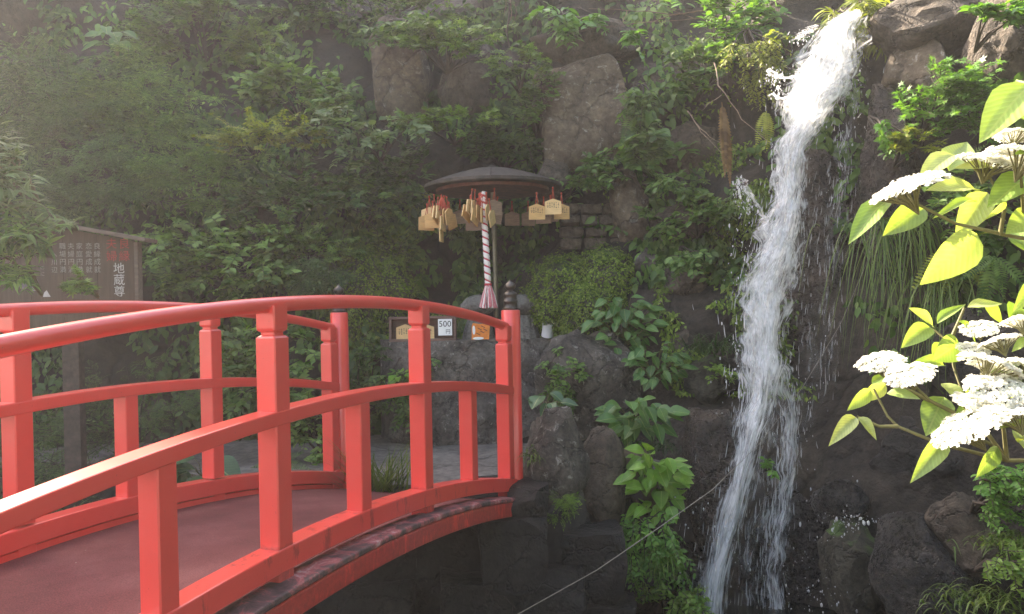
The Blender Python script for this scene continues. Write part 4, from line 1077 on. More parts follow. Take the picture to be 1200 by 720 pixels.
# ---------------------------------------------------------------- notice board
def notice_board():
    Y = 6.1; s = Y/FPX
    c = P(78, 335, Y)                                   # centre of the board
    base = Vector((c.x, Y+0.05, -1.45))
    th = thing('notice_board', 'weathered wooden notice board with gabled roof and white brush lettering', 'sign', base, math.radians(-1.5))
    cz = c.z-base.z
    hw = 0.525; zt_ = 0.43; zs = 0.325; zb = -0.34            # half width, apex, shoulder, bottom
    # vertical boards
    xs = [-0.52, -0.27, -0.02, 0.24, 0.52]
    for a, b in zip(xs[:-1], xs[1:]):
        mb = MB(); top = lambda x: zt_-(zt_-zs)*abs(x)/hw
        pts = [(a+0.001, zb), (b-0.001, zb), (b-0.001, top(b))] + ([(0, zt_)] if a < 0 < b else []) + [(a+0.001, top(a))]
        n = len(pts)
        mb.add([(x, -0.05, cz+z) for x, z in pts]+[(x, -0.02, cz+z) for x, z in pts],
               [tuple(range(n)), tuple(range(n, 2*n))[::-1]]+[(i, (i+1) % n, n+(i+1) % n, n+i) for i in range(n)])
        mb.obj('board', M['signwood'], th, bevel=0.002)
    # frame edge on both sides
    for sx in (-1, 1):
        mb = MB(); mb.box((sx*(hw+0.016), -0.03, cz+(zs+zb)/2-0.01), (0.015, 0.035, (zs-zb)/2)); mb.obj('side_frame', M['paleroof'], th, bevel=0.003)
    # roof boards
    for sx in (-1, 1):
        mb = MB(); L = 0.665; ang = math.atan((zt_-zs)/hw)
        R = Matrix.Rotation(sx*ang, 3, 'Y')
        mb.box(Vector((sx*L/2*math.cos(ang), -0.045, cz+zt_+0.024-L/2*math.sin(ang))), (L/2, 0.10, 0.014), R)
        mb.obj('roof_board', M['paleroof'], th, bevel=0.003)
    mb = MB(); mb.box((0, -0.045, cz+zt_+0.045), (0.045, 0.11, 0.012)); mb.obj('ridge_cap', M['paleroof'], th, bevel=0.003)
    mb = MB(); mb.box((0.0, 0.02, (cz+zt_-0.05)/2), (0.065, 0.04, (cz+zt_-0.05)/2)); mb.obj('post', M['bark'], th, bevel=0.004)
    yf = -0.0535
    def at(px, py):
        v = P(px, py, Y); return v.x-c.x, cz+(v.z-c.z)
    def put(body, px, py, size, mat, sp):
        x, z = at(px, py); text_mesh(body, size, mat, th, face_cam(x, yf, z), spacing=sp)
    put('地\n蔵\n尊', 141, 329, 0.088, M['white'], 0.98)
    put('良\n縁', 147, 294, 0.085, M['redletter'], 1.1)
    put('夫\n婦', 132, 294, 0.085, M['redletter'], 1.1)
    for body, px in (('良\n縁\n成\n就', 115), ('恋\n愛\n成\n就', 105), ('家\n庭\n円\n満', 94), ('夫\n婦\n円\n満', 84), ('職\n場\n円\n満', 74)):
        put(body, px, 303, 0.052, M['faded'], 1.13)
    put('へ\n川\n辺', 64, 308, 0.048, M['faded'], 1.2)
    for (px, py) in ((27, 292), (37, 293), (50, 318)): put('の\nに', px, py, 0.036, M['faded'], 1.3)
    # drawing of the two stones painted at the bottom
    for (px, py, rx, rz) in ((28, 334, 0.040, 0.044), (40, 334, 0.036, 0.058)):
        x, z = at(px, py); mb = MB(); n = 18
        mb.add([(x+rx*math.cos(2*math.pi*k/n), yf-0.001, z+rz*math.sin(2*math.pi*k/n)*(1 if math.sin(2*math.pi*k/n) > 0 else 0.8)) for k in range(n)], [tuple(range(n))])
        o = mb.obj('painted_stone', M['faded'], th)
        mb = MB()
        for q in range(9): mb.box((x+rx*(-0.8+0.2*q), yf-0.003, z+0.004*(q % 3)), (0.0011, 0.0006, rz*0.8*(1-abs(q-4)*0.14)))
        mb.obj('brush_stroke', M['ink'], th)
    x, z = at(55, 345); mb = MB(); mb.add([(x-0.03, yf-0.001, z-0.02), (x+0.03, yf-0.001, z-0.02), (x+0.012, yf-0.001, z+0.01), (x, yf-0.001, z+0.03), (x-0.02, yf-0.001, z+0.012)], [(0,1,2,3,4)])
    mb.obj('painted_figure', M['white'], th)
notice_board()

# ---------------------------------------------------------------- canopy with votive plaques
CC = P(577, 220, 8.25)
canopy = thing('canopy', 'round umbrella-shaped wooden canopy on one thin pole', 'canopy', Vector((P(582, 398, 8.25).x, 8.25, LZ)))
KO = Vector(canopy.location)
def build_canopy():
    R = 0.69; zr = CC.z-KO.z; cx = CC.x-KO.x
    # roof: twelve slightly curved wedges
    n = 12
    for k in range(n):
        mb = MB(); V = []; Fc = []; a0, a1 = 2*math.pi*k/n, 2*math.pi*(k+1)/n
        rs = [0.03, 0.2, 0.4, 0.55, 0.66, R]
        def zz(r): return 0.19*(1-(r/R)**1.45)
        for r in rs:
            for a in np.linspace(a0+0.004, a1-0.004, 5): V.append((cx+r*math.cos(a), r*math.sin(a), zr+zz(r)+0.02))
        for r in rs:
            for a in np.linspace(a0+0.004, a1-0.004, 5): V.append((cx+r*math.cos(a), r*math.sin(a), zr+zz(r)-0.004))
        m = 5; t = len(rs)*m
        for i in range(len(rs)-1):
            for j in range(m-1):
                q = i*m+j; Fc += [(q, q+1, q+m+1, q+m), (t+q, t+q+m, t+q+m+1, t+q+1)]
        for i in range(len(rs)-1):
            for j in (0, m-1):
                q = i*m+j; Fc.append((q, q+m, t+q+m, t+q))
        for j in range(m-1):
            q = (len(rs)-1)*m+j; Fc += [(q, q+1, t+q+1, t+q), (j, t+j, t+j+1, j+1)]
        mb.add(V, Fc); mb.obj('roof_panel', M['roofwood'], canopy)
    mb = MB(); V = []
    mb.lathe([(R-0.02, zr-0.016), (R-0.002, zr-0.016), (R+0.004, zr-0.003), (R-0.008, zr+0.010), (R-0.02, zr+0.008)], (cx, 0, 0), 48)
    mb.obj('rim', M['roofwood'], canopy)
    mb = MB(); mb.lathe([(0.05, zr+0.185), (0.052, zr+0.208), (0.03, zr+0.22), (0.01, zr+0.225)], (cx, 0, 0), 16); mb.obj('cap', M['roofwood'], canopy, smooth=True, angle=40)
    for k in range(12):
        a = 2*math.pi*(k+0.5)/12; mb = MB()
        d = Vector((math.cos(a), math.sin(a), 0))
        p0 = Vector((cx, 0, zr+0.155))+d*0.03; p1 = Vector((cx, 0, zr-0.010))+d*0.655
        mb.tube([p0, p1], 0.013, 6); mb.obj('rib', M['redwood'], canopy)
    mb = MB(); mb.lathe([(0.55, zr-0.05), (0.575, zr-0.05), (0.575, zr-0.02), (0.55, zr-0.02)], (cx, 0, 0), 40); mb.obj('hanging_ring', M['redwood'], canopy)
    mb = MB(); mb.tube([(0, 0, -0.03), (0, 0, zr*0.5), (cx*0.8, 0, zr+0.14)], 0.026, 14); mb.obj('pole', M['pole'], canopy, smooth=True, angle=40)
    return zr
build_canopy()

EMA_W, EMA_H = 0.155, 0.15
def ema_mesh():
    mb = MB(); w, h = EMA_W/2, EMA_H
    pts = [(-w, -h), (w, -h), (w, -0.028), (0, 0), (-w, -0.028)]; n = 5
    mb.add([(x, -0.005, z) for x, z in pts]+[(x, 0.005, z) for x, z in pts], [tuple(range(n)), tuple(range(n, 2*n))[::-1]]+[(i, (i+1) % n, n+(i+1) % n, n+i) for i in range(n)])
    me = bpy.data.meshes.new('board'); me.from_pydata(mb.v, [], mb.f); me.update()
    return me
EME = {}
for k in ('ema', 'ema_pale', 'ema_old'):
    me = ema_mesh(); me.materials.append(M[k]); EME[k] = me
smb = MB(); rz_ = random.Random(3)
for q in range(6):
    for w in range(5): smb.box((-0.05+0.02*q, -0.0062, -0.04-0.011*w+rz_.uniform(-.002, .002)), (rz_.uniform(.002, .006), 0.0006, rz_.uniform(.001, .004)))
SME = bpy.data.meshes.new('writing'); SME.from_pydata(smb.v, [], smb.f); SME.update(); SME.materials.append(M['ink'])

def ema(px, py, Y, rotz, tilt, mat, label, group, L=0.10, writing=True):
    """votive plaque: px, py is the top of the board; hangs on a doubled red string from the ring above"""
    top = P(px, py, Y)
    th = thing('votive_plaque', label, 'plaque', top, 0, group); th.rotation_euler = (0, tilt, rotz)
    b = bpy.data.objects.new('board', EME[mat]); COL.objects.link(b); b.parent = th
    if writing:
        w = bpy.data.objects.new('writing', SME); COL.objects.link(w); w.parent = b
    mb = MB()
    for sx in (-1, 1):
        mb.tube([(sx*0.012, 0, -0.018), (sx*0.010, 0, 0.01), (sx*0.004, 0, 0.5*L), (0, 0, L)], 0.0035, 5, False)
    mb.lathe([(0.004, L-0.012), (0.009, L-0.004), (0.009, L+0.004), (0.004, L+0.012)], (0, 0, 0), 8)
    mb.obj('string', M['string'], th)
    return th
R90 = math.radians
gl, gm, gr, gd = 'plaques under the thick red knot', 'plaques round the bell rope', 'plaques on the cup side of the canopy', 'dim plaques under the back of the canopy'
ll = 'pale wooden votive plaque hanging flat behind the bundle under the red knot'
le = 'wooden votive plaque seen edge-on in the bundle below the thick red knot'
for (px, py, Y, rz, ti, m, lab, g) in (
    (507, 249, 7.72, 0.1, 0.0, 'ema', ll, gl), (503, 243, 7.8, -0.15, 0.02, 'ema_pale', ll, gl), (522, 251, 7.85, 0.3, 0, 'ema_old', 'dull brown votive plaque behind the bundle under the red knot', gl), (509, 241, 7.9, 0.25, 0, 'ema', ll, gl),
    (516, 241, 7.64, 1.25, 0.25, 'ema_pale', le, gl), (521, 243, 7.62, 1.4, -0.1, 'ema', le, gl), (525, 244, 7.6, 1.2, -0.25, 'ema', le, gl), (517, 265, 7.62, 1.45, 0.0, 'ema_pale', le, gl), (512, 243, 7.66, 1.3, 0.4, 'ema_pale', le, gl), (528, 250, 7.66, 1.1, -0.3, 'ema', le, gl), (519, 252, 7.6, 1.35, 0.1, 'ema_pale', le, gl), (500, 252, 7.78, 0.4, 0.05, 'ema', ll, gl)):
    ema(px, py, Y, rz, ti, m, lab, g, writing=False)
lm = 'wooden votive plaque hanging edge-on in the bundle around the bell rope'
lmf = 'greyish wooden votive plaque hanging flat behind the bell rope bundle'
for (px, py, Y, rz, ti, m, lab, g) in (
    (552, 234, 7.60, 1.2, 0.3, 'ema_pale', lm, gm), (556, 235, 7.62, 1.3, 0.25, 'ema_pale', lm, gm), (561, 240, 7.62, 1.35, 0.2, 'ema', lm, gm), (571, 239, 7.6, 1.3, -0.25, 'ema_pale', lm, gm), (565, 243, 7.58, 1.45, 0.05, 'ema', lm, gm), (558, 245, 7.57, 1.2, 0.35, 'ema', lm, gm), (575, 246, 7.58, 1.25, -0.4, 'ema_pale', lm, gm), (549, 241, 7.63, 1.1, 0.4, 'ema', lm, gm),
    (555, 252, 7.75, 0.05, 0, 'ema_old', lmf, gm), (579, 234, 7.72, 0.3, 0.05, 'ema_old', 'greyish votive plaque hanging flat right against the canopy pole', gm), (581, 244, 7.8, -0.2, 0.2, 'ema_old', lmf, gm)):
    ema(px, py, Y, rz, ti, m, lab, g, writing=False)
lo = 'dull brown votive plaque hidden behind the honey-coloured ones on the cup side'
for (px, py, Y, rz, ti, m, lab) in ((629, 239, 7.70, 0.12, 0.0, 'ema', 'honey-coloured written votive plaque hanging nearest the pole on the cup side'),
    (648, 233, 7.72, -0.05, 0.0, 'ema_pale', 'palest written votive plaque overlapping two others on the cup side'),
    (658, 239, 7.86, 0.25, 0.0, 'ema', 'honey-coloured votive plaque half hidden behind the palest one'), (637, 244, 7.84, -0.3, 0.02, 'ema_old', lo), (645, 242, 7.95, 0.2, 0.0, 'ema_old', lo)):
    ema(px, py, Y, rz, ti, m, lab, gr)
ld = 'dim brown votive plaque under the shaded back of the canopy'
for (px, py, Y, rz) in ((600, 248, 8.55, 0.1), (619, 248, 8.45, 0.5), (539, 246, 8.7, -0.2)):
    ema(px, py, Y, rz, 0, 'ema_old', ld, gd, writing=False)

# bell rope
def bell_rope():
    top = P(566, 226, 7.62); bot = P(572, 334, 7.62)
    th = thing('bell_rope', 'twisted red and white bell rope with pink tassel', 'rope', bot)
    n = 150; turns = 13; ax = (bot-top)
    def strand(ph): 
        pts = []
        for i in range(n+1):
            t = i/n; a = 2*math.pi*turns*t + ph
            pts.append(top+ax*t + Vector((math.cos(a)*0.0155, math.sin(a)*0.0155, 0)) - bot)
        return pts
    for k, m in ((0, 'rope_w'), (1, 'rope_r'), (2, 'rope_w')):
        mb = MB(); mb.tube(strand(k*2*math.pi/3), 0.0165 if m == 'rope_w' else 0.0125, 7); mb.obj('strand', M[m], th, smooth=True, angle=60)
    mb = MB(); mb.lathe([(0.022, -0.012), (0.034, -0.006), (0.034, 0.012), (0.02, 0.02)], (0, 0, 0), 14); mb.obj('binding', M['rope_r'], th, smooth=True, angle=50)
    rg = random.Random(4)
    for m, off in (('tassel', 0), ('rope_w', 1)):
        mb = MB()
        for k in range(90 if off == 0 else 34):
            a = rg.uniform(0, 2*math.pi); r0 = 0.028*math.sqrt(rg.random()); r1 = 0.085*math.sqrt(rg.uniform(0.1, 1)); h = -0.20-rg.uniform(0, 0.022)
            d = Vector((math.cos(a), math.sin(a), 0))
            mb.tube([d*r0+Vector((0, 0, -0.005)), d*(r0+(r1-r0)*0.55)+Vector((0, 0, h*0.45)), d*r1+Vector((0, 0, h))], [0.004, 0.0055, 0.006], 5)
        mb.obj('tassel', M[m], th, smooth=True, angle=60)
    # red cords knotted around its head
    mb = MB()
    for k in range(14):
        a = 2*math.pi*k/14; d = Vector((math.cos(a)*0.03, math.sin(a)*0.02, 0))
        mb.tube([top-bot+Vector((0, 0, 0.015)), top-bot+d*0.6+Vector((0, 0, -0.02)), top-bot+d+Vector((0, 0, 0.0)), top-bot+d*1.3+Vector((0, 0, -0.09-0.08*rg.random()))], 0.006, 5)
    mb.obj('red_cord', M['string'], th, smooth=True, angle=60)
bell_rope()
tc_ = thing('cord_bundle', 'thick knot of red cords over the bundle of edge-on plaques', 'cord', P(518, 232, 7.62))
mb = MB()
for k in range(12):
    a = 2*math.pi*k/12; d = Vector((math.cos(a)*0.03, math.sin(a)*0.02, 0))
    mb.tube([(0, 0, 0.01), d*0.6+Vector((0, 0, -0.02)), d*1.6+Vector((0, 0, -0.12))], 0.006, 5)
mb.obj('cord', M['string'], tc_)

# ---------------------------------------------------------------- stone statues
def statue(label, px, Y, seed, turn):
    b = P(px, 398, Y); b.z = LZ-0.01
    th = thing('stone_statue', label, 'statue', b, turn)
    # pleated robe
    mb = MB(); n = 48; V = []; Fc = []
    prof = [(0.0, 0.150), (0.03, 0.152), (0.10, 0.138), (0.17, 0.118), (0.215, 0.100), (0.24, 0.085)]
    for z, r in prof:
        for k in range(n):
            a = 2*math.pi*k/n; pl = 0.011*math.cos(a*12)*(1-z/0.30)
            V.append(((r+pl)*math.cos(a)*1.02, (r+pl)*math.sin(a)*0.85, z))
    for i in range(len(prof)-1):
        for k in range(n): Fc.append((i*n+k, i*n+(k+1) % n, (i+1)*n+(k+1) % n, (i+1)*n+k))
    Fc += [tuple(range(n))[::-1], tuple((len(prof)-1)*n+k for k in range(n))]
    mb.add(V, Fc); mb.obj('robe', M['statue'], th, smooth=True, angle=60)
    # broad worn head
    bm = bmesh.new(); bmesh.ops.create_uvsphere(bm, u_segments=40, v_segments=26, radius=1)
    for v in bm.verts:
        co = v.co.copy(); 
        x, y, z = co.x*0.168, co.y*0.135, co.z*0.118
        if z < 0: z *= 0.85
        z += 0.335
        if co.z > 0: x *= 1-0.10*co.z*co.z
        fr = max(0, -co.y)
        nose = math.exp(-((co.x/0.13)**2+((co.z+0.08)/0.22)**2))*0.022
        brow = math.exp(-((abs(co.x)-0.33)/0.22)**2-((co.z-0.16)/0.07)**2)*0.012
        eye = math.exp(-((abs(co.x)-0.33)/0.16)**2-((co.z-0.02)/0.06)**2)*0.015
        mouth = math.exp(-(co.x/0.22)**2-((co.z+0.44)/0.05)**2)*0.012
        y -= fr*(nose+brow-eye-mouth)
        f = 0.006*noise.fractal(co*4+Vector((seed, 0, 0)), 1, 2, 4)
        v.co = Vector((x*(1+f*3), y*(1+f*3), z+f))
    for f in bm.faces: f.smooth = True
    me = bpy.data.meshes.new('head'); bm.to_mesh(me); bm.free(); addobj('head', me, th, M['statue'])
    for sx in (-1, 1):
        mb = MB(); mb.lathe([(0.003, -0.045), (0.016, -0.035), (0.02, 0), (0.015, 0.035), (0.003, 0.045)], (sx*0.162, 0.0, 0.325), 10); mb.obj('ear', M['statue'], th, smooth=True)
statue('round-headed stone statue behind the tassel, orange card at its feet', 561, 8.15, 1, 0.15)
statue('round-headed stone statue with pleated robe beside the cup', 614, 8.15, 2, -0.2)

# ---------------------------------------------------------------- price box, card, cup
def price_box():
    Y = 7.97; b = P(496, 398, Y); b.z = LZ-0.005
    th = thing('price_box', 'dark wooden tray box with sample plaques and a 500 yen card', 'box', b)
    s = Y/FPX; W = 78*s/2; H = 29*s; D = 0.13
    for nm, c, h in (('back_panel', (0, D/2, H/2), (W, 0.008, H/2)), ('bottom_panel', (0, 0, 0.012), (W, D/2-0.009, 0.012)), ('top_panel', (0, 0, H-0.012), (W, D/2-0.009, 0.012)),
                     ('side_panel', (-W+0.012, 0, H/2), (0.012, D/2-0.011, H/2-0.026)), ('side_panel', (W-0.012, 0, H/2), (0.012, D/2-0.011, H/2-0.026))):
        mb = MB(); mb.box(c, h); mb.obj(nm, M['boxwood'], th, bevel=0.002)
    for x in (-0.175, 0.02):
        o = bpy.data.objects.new('sample_plaque', EME['ema_pale']); COL.objects.link(o); o.parent = th; o.location = (x, 0.0, 0.17); o.scale = (1.15, 1, 1.15)
        w = bpy.data.objects.new('writing', SME); COL.objects.link(w); w.parent = o
    x = (522.5-496)*s
    mb = MB(); mb.box((x, -0.062, 0.135), (0.068, 0.002, 0.080)); cd = mb.obj('price_card', M['card'], th)
    text_mesh('500', 0.082, M['ink'], cd, face_cam(x, -0.0655, 0.165), 0.0008)
    text_mesh('円', 0.048, M['ink'], cd, face_cam(x+0.028, -0.0655, 0.09), 0.0008)
price_box()
def cup():
    Y = 7.95; b = P(641, 398, Y); b.z = LZ+0.016
    th = thing('metal_cup', 'shiny tin cup lying tilted on the ledge', 'cup', b); th.rotation_euler = (0.25, 0.14, 0)
    mb = MB(); mb.lathe([(0.052, 0), (0.056, 0.004), (0.056, 0.135), (0.058, 0.14), (0.053, 0.14), (0.052, 0.008), (0.001, 0.008)], (0, 0, 0), 28)
    mb.obj('cup_wall', M['metal'], th, smooth=True, angle=40)
    for z in (0.02, 0.125):
        mb = MB(); mb.lathe([(0.055, z-0.003), (0.059, z), (0.055, z+0.003)], (0, 0, 0), 28); mb.obj('bead_ring', M['metal'], th, smooth=True)
cup()
def orange_card():
    Y = 7.93; b = P(563, 398, Y); b.z = LZ-0.004
    th = thing('orange_packet', 'small orange and white packet propped against the statue', 'packet', b, 0.2); th.rotation_euler = (-0.12, 0, 0.15)
    mb = MB(); mb.add([(-0.085, 0, 0), (0.085, 0, 0), (0.10, 0, 0.15), (0.06, 0.002, 0.165), (0, 0, 0.158), (-0.07, 0.002, 0.17), (-0.08, 0, 0.14),
                       (-0.085, 0.03, 0), (0.085, 0.03, 0), (0.10, 0.012, 0.15), (0.06, 0.012, 0.165), (0, 0.012, 0.158), (-0.07, 0.012, 0.17), (-0.08, 0.012, 0.14)],
                      [(0,1,2,3,4,5,6), (13,12,11,10,9,8,7)]+[(i, (i+1) % 7, 7+(i+1) % 7, 7+i) for i in range(7)])
    mb.obj('packet', M['orange'], th, bevel=0.003)
    for x, z, w, h in ((-0.02, 0.018, 0.055, 0.014), (-0.062, 0.10, 0.014, 0.045)):
        mb = MB(); mb.lathe([(w, 0), (w*0.9, 0.001)], (x, -0.002, z), 12, Matrix.Rotation(math.pi/2, 3, 'X') @ Matrix.Diagonal(Vector((1, h/w, 1)))); mb.obj('white_patch', M['card'], th)
    for x, z in ((-0.02, 0.06), (0.02, 0.08), (0.05, 0.10), (-0.005, 0.11), (0.03, 0.13)):
        mb = MB(); mb.box((x, -0.003, z), (0.022, 0.0008, 0.0035), Matrix.Rotation(0.5, 3, 'Y')); mb.obj('brown_stripe', M['redwood'], th)
orange_card()

# ---------------------------------------------------------------- cord stretched over the pool
def cordline():
    pts = [(560, 740, 4.6), (607, 720, 4.65), (700, 668, 4.8), (770, 620, 4.95), (835, 574, 5.15), (890, 520, 5.35), (940, 455, 5.6), (985, 380, 5.75), (1015, 310, 5.9), (1030, 255, 6.0), (1034, 225, 6.1)]
    a = P(*pts[0]); th = thing('cord', 'thin pale cord slanting across in front of the waterfall', 'cord', a)
    mb = MB(); v = [P(*q) for q in pts]; mb.tube(v, [0.003, 0.003, 0.003, 0.0028, 0.0022, 0.0014, 0.0012, 0.0012, 0.0011, 0.0011, 0.0011], 6)
    mb.obj('line', M['cord'], th, a, True)
cordline()

# ---------------------------------------------------------------- waterfall
def fall_mat(name, lo, hi, op, us=26.0, vs_=2.2, edge=True):
    m, N, L, B = newmat(name)
    uv = N.new('ShaderNodeUVMap'); mp = N.new('ShaderNodeMapping'); L.new(uv.outputs[0], mp.inputs[0])
    mp.inputs['Scale'].default_value = (us, vs_, 1)
    n = N.new('ShaderNodeTexNoise'); n.inputs['Scale'].default_value = 1; n.inputs['Detail'].default_value = 5; n.inputs['Roughness'].default_value = 0.62; n.inputs['Distortion'].default_value = 0.5
    L.new(mp.outputs[0], n.inputs['Vector'])
    mp2 = N.new('ShaderNodeMapping'); L.new(uv.outputs[0], mp2.inputs[0]); mp2.inputs['Scale'].default_value = (us*0.16, vs_*0.9, 1)
    n2 = N.new('ShaderNodeTexNoise'); n2.inputs['Scale'].default_value = 1; n2.inputs['Detail'].default_value = 3; L.new(mp2.outputs[0], n2.inputs['Vector'])
    sep = N.new('ShaderNodeSeparateXYZ'); L.new(uv.outputs[0], sep.inputs[0])
    e = math_(N, L, 'SUBTRACT', 1.0, math_(N, L, 'POWER', math_(N, L, 'ABSOLUTE', math_(N, L, 'SUBTRACT', math_(N, L, 'MULTIPLY', sep.outputs[0], 2.0), 1.0)), 2.5))
    a = math_(N, L, 'ADD', math_(N, L, 'MULTIPLY', n.outputs[0], 0.6), math_(N, L, 'MULTIPLY', n2.outputs[0], 0.4))
    a = math_(N, L, 'SUBTRACT', a, math_(N, L, 'MULTIPLY', math_(N, L, 'SUBTRACT', 1.0, e), 0.22))
    r = ramp(N, [(lo, 0), (hi, 1)]); L.new(a, r.inputs[0])
    al = math_(N, L, 'MULTIPLY', r.outputs[0], op)
    B.inputs['Base Color'].default_value = (0.90, 0.91, 0.93, 1); B.inputs['Roughness'].default_value = 0.25
    t = N.new('ShaderNodeBsdfTranslucent'); t.inputs[0].default_value = (0.9, 0.91, 0.93, 1)
    mx = N.new('ShaderNodeMixShader'); mx.inputs[0].default_value = 0.6; L.new(B.outputs[0], mx.inputs[1]); L.new(t.outputs[0], mx.inputs[2])
    tr = N.new('ShaderNodeBsdfTransparent'); m2 = N.new('ShaderNodeMixShader'); L.new(al, m2.inputs[0]); L.new(tr.outputs[0], m2.inputs[1]); L.new(mx.outputs[0], m2.inputs[2])
    L.new(m2.outputs[0], N['Material Output'].inputs[0])
    return m
def drop_mat():
    m, N, L, B = newmat('water_drops')
    B.inputs['Base Color'].default_value = (0.82, 0.84, 0.86, 1); B.inputs['Roughness'].default_value = 0.15
    t = N.new('ShaderNodeBsdfTranslucent'); t.inputs[0].default_value = (0.82, 0.84, 0.86, 1)
    mx = N.new('ShaderNodeMixShader'); mx.inputs[0].default_value = 0.4; L.new(B.outputs[0], mx.inputs[1]); L.new(t.outputs[0], mx.inputs[2])
    tr = N.new('ShaderNodeBsdfTransparent'); m2 = N.new('ShaderNodeMixShader'); m2.inputs[0].default_value = 0.5
    L.new(tr.outputs[0], m2.inputs[1]); L.new(mx.outputs[0], m2.inputs[2]); L.new(m2.outputs[0], N['Material Output'].inputs[0])
    return m
MF = [fall_mat('fall_core', 0.38, 0.55, 0.95, 15, 4.5), fall_mat('fall_veil', 0.43, 0.58, 0.8, 20, 5.0), fall_mat('fall_thin', 0.49, 0.66, 0.5, 30, 4.0)]
MDROP = drop_mat()

STREAMS = {   # centre px, py, half width px, depth
 'main': [(990, 22, 18, 7.05), (976, 45, 32, 6.98), (970, 72, 38, 6.92), (957, 100, 42, 6.85), (946, 125, 36, 6.78), (937, 150, 25, 6.72), (924, 175, 21, 6.66), (920, 200, 18, 6.62), (921, 226, 17, 6.58), (915, 250, 22, 6.52),
          (911, 276, 27, 6.46), (904, 302, 30, 6.42), (896, 330, 32, 6.38), (889, 360, 32, 6.33), (890, 395, 28, 6.28), (889, 430, 25, 6.24), (884, 470, 23, 6.18), (872, 510, 21, 6.1), (858, 560, 20, 6.02), (844, 620, 18, 5.94), (832, 680, 17, 5.87), (825, 740, 18, 5.8)],
 'right': [(905, 425, 20, 6.35), (920, 470, 20, 6.28), (921, 520, 16, 6.18), (916, 575, 14, 6.08), (907, 620, 14, 6.0), (901, 665, 16, 5.95), (904, 720, 18, 5.9), (904, 760, 18, 5.88)],
 'skirt': [(892, 420, 34, 6.3), (892, 500, 44, 6.22), (885, 560, 52, 6.12), (874, 620, 56, 6.04), (866, 680, 60, 5.97), (862, 760, 62, 5.92)],
 'tongue': [(958, 62, 10, 6.85), (942, 84, 10, 6.74), (924, 96, 8, 6.66), (908, 96, 6, 6.62), (896, 86, 4, 6.6)],
 'tongue2': [(940, 104, 8, 6.72), (922, 118, 7, 6.64), (908, 120, 5, 6.6), (900, 114, 3, 6.58)],
 'tongue3': [(948, 36, 9, 6.95), (938, 44, 7, 6.9), (928, 52, 4, 6.87)],
 'tongue4': [(895, 268, 8, 6.45), (884, 246, 6, 6.4), (872, 226, 5, 6.38), (866, 212, 5, 6.36)],
 'thin': [(992, 80, 10, 6.75), (988, 150, 11, 6.7), (984, 205, 14, 6.65), (972, 250, 18, 6.62), (966, 320, 26, 6.58), (956, 420, 30, 6.52), (948, 520, 26, 6.45)],
}
fall = bpy.data.objects.new('waterfall', None); COL.objects.link(fall); fall.location = P(832, 720, 5.85); tag(fall, kind='structure')
def stream_at(st, v):
    k = v*(len(st)-1); i = min(int(k), len(st)-2); f = k-i
    a, b = st[i], st[i+1]
    f2 = f
    return tuple(a[q]+(b[q]-a[q])*f2 for q in range(4))
def smooth_stream(st, n=60):
    out = [stream_at(st, i/(n-1)) for i in range(n)]
    for _ in range(4):
        out = [out[0]]+[tuple((out[i-1][q]+2*out[i][q]+out[i+1][q])/4 for q in range(4)) for i in range(1, n-1)]+[out[-1]]
    return out
def sheet(st, mat, wmul, dy, seed, nu=22, amp=0.05):
    S = smooth_stream(st, 110); V = []; UV = []; nv = len(S)
    for j, (px, py, hw, Y) in enumerate(S):
        ed = 1 + 0.22*noise.noise(Vector((j*0.17, seed*3.3, 0)))
        el = 1 + 0.55*noise.noise(Vector((j*0.23, seed*5.1, 7))); er = 1 + 0.4*noise.noise(Vector((j*0.23, seed*2.7, 3)))
        for i in range(nu+1):
            u = i/nu; x = (u*2-1)
            p = P(px + x*hw*wmul*ed*(el if x < 0 else er) + 5*noise.noise(Vector((j*0.12, seed, 4))), py, Y)
            bulge = 0.10*(1-x*x)*wmul
            w = amp*noise.fractal(Vector((u*5+seed*7, j*0.10, seed)), 1, 2, 3)
            V.append((p.x, p.y-dy-bulge-w, p.z)); UV.append((u, j/nv*(6.0*min(1.0, len(st)/22+0.1))+seed*3.7))
    Fc = []
    for j in range(nv-1):
        for i in range(nu):
            k = j*(nu+1)+i; Fc.append((k, k+1, k+nu+2, k+nu+1))
    o = pymesh('water_sheet', V, Fc, mat, fall, True, fall.location)
    ul = o.data.uv_layers.new(name='UVMap')
    li = np.zeros(len(o.data.loops), dtype=np.int32); o.data.loops.foreach_get('vertex_index', li)
    ul.data.foreach_set('uv', np.array(UV, dtype=np.float32)[li].ravel())
    return o
sheet(STREAMS['main'][:8], MF[1], 0.95, 0.0, 11, amp=0.2); sheet(STREAMS['main'][:8], MF[2], 1.3, 0.1, 12, amp=0.25); sheet(STREAMS['main'][:16], MF[0], 1.1, 0.02, 1); sheet(STREAMS['main'], MF[1], 1.0, -0.05, 6); sheet(STREAMS['main'], MF[1], 1.35, 0.08, 2); sheet(STREAMS['main'][8:], MF[2], 1.7, -0.08, 3)
sheet(STREAMS['right'], MF[1], 1.0, 0.03, 4); sheet(STREAMS['right'], MF[2], 1.9, -0.04, 5); [sheet(STREAMS[q], MF[1], 1.2, 0.02, 20+k, nu=8, amp=0.02) for k, q in enumerate(('tongue', 'tongue2', 'tongue3', 'tongue4', 'tongue', 'tongue2'))]; sheet(STREAMS['thin'], MF[2], 1.3, 0.0, 7); sheet(STREAMS['skirt'], MF[2], 1.0, 0.0, 13, nu=40); sheet(STREAMS['main'], MF[0], 0.75, 0.1, 14)

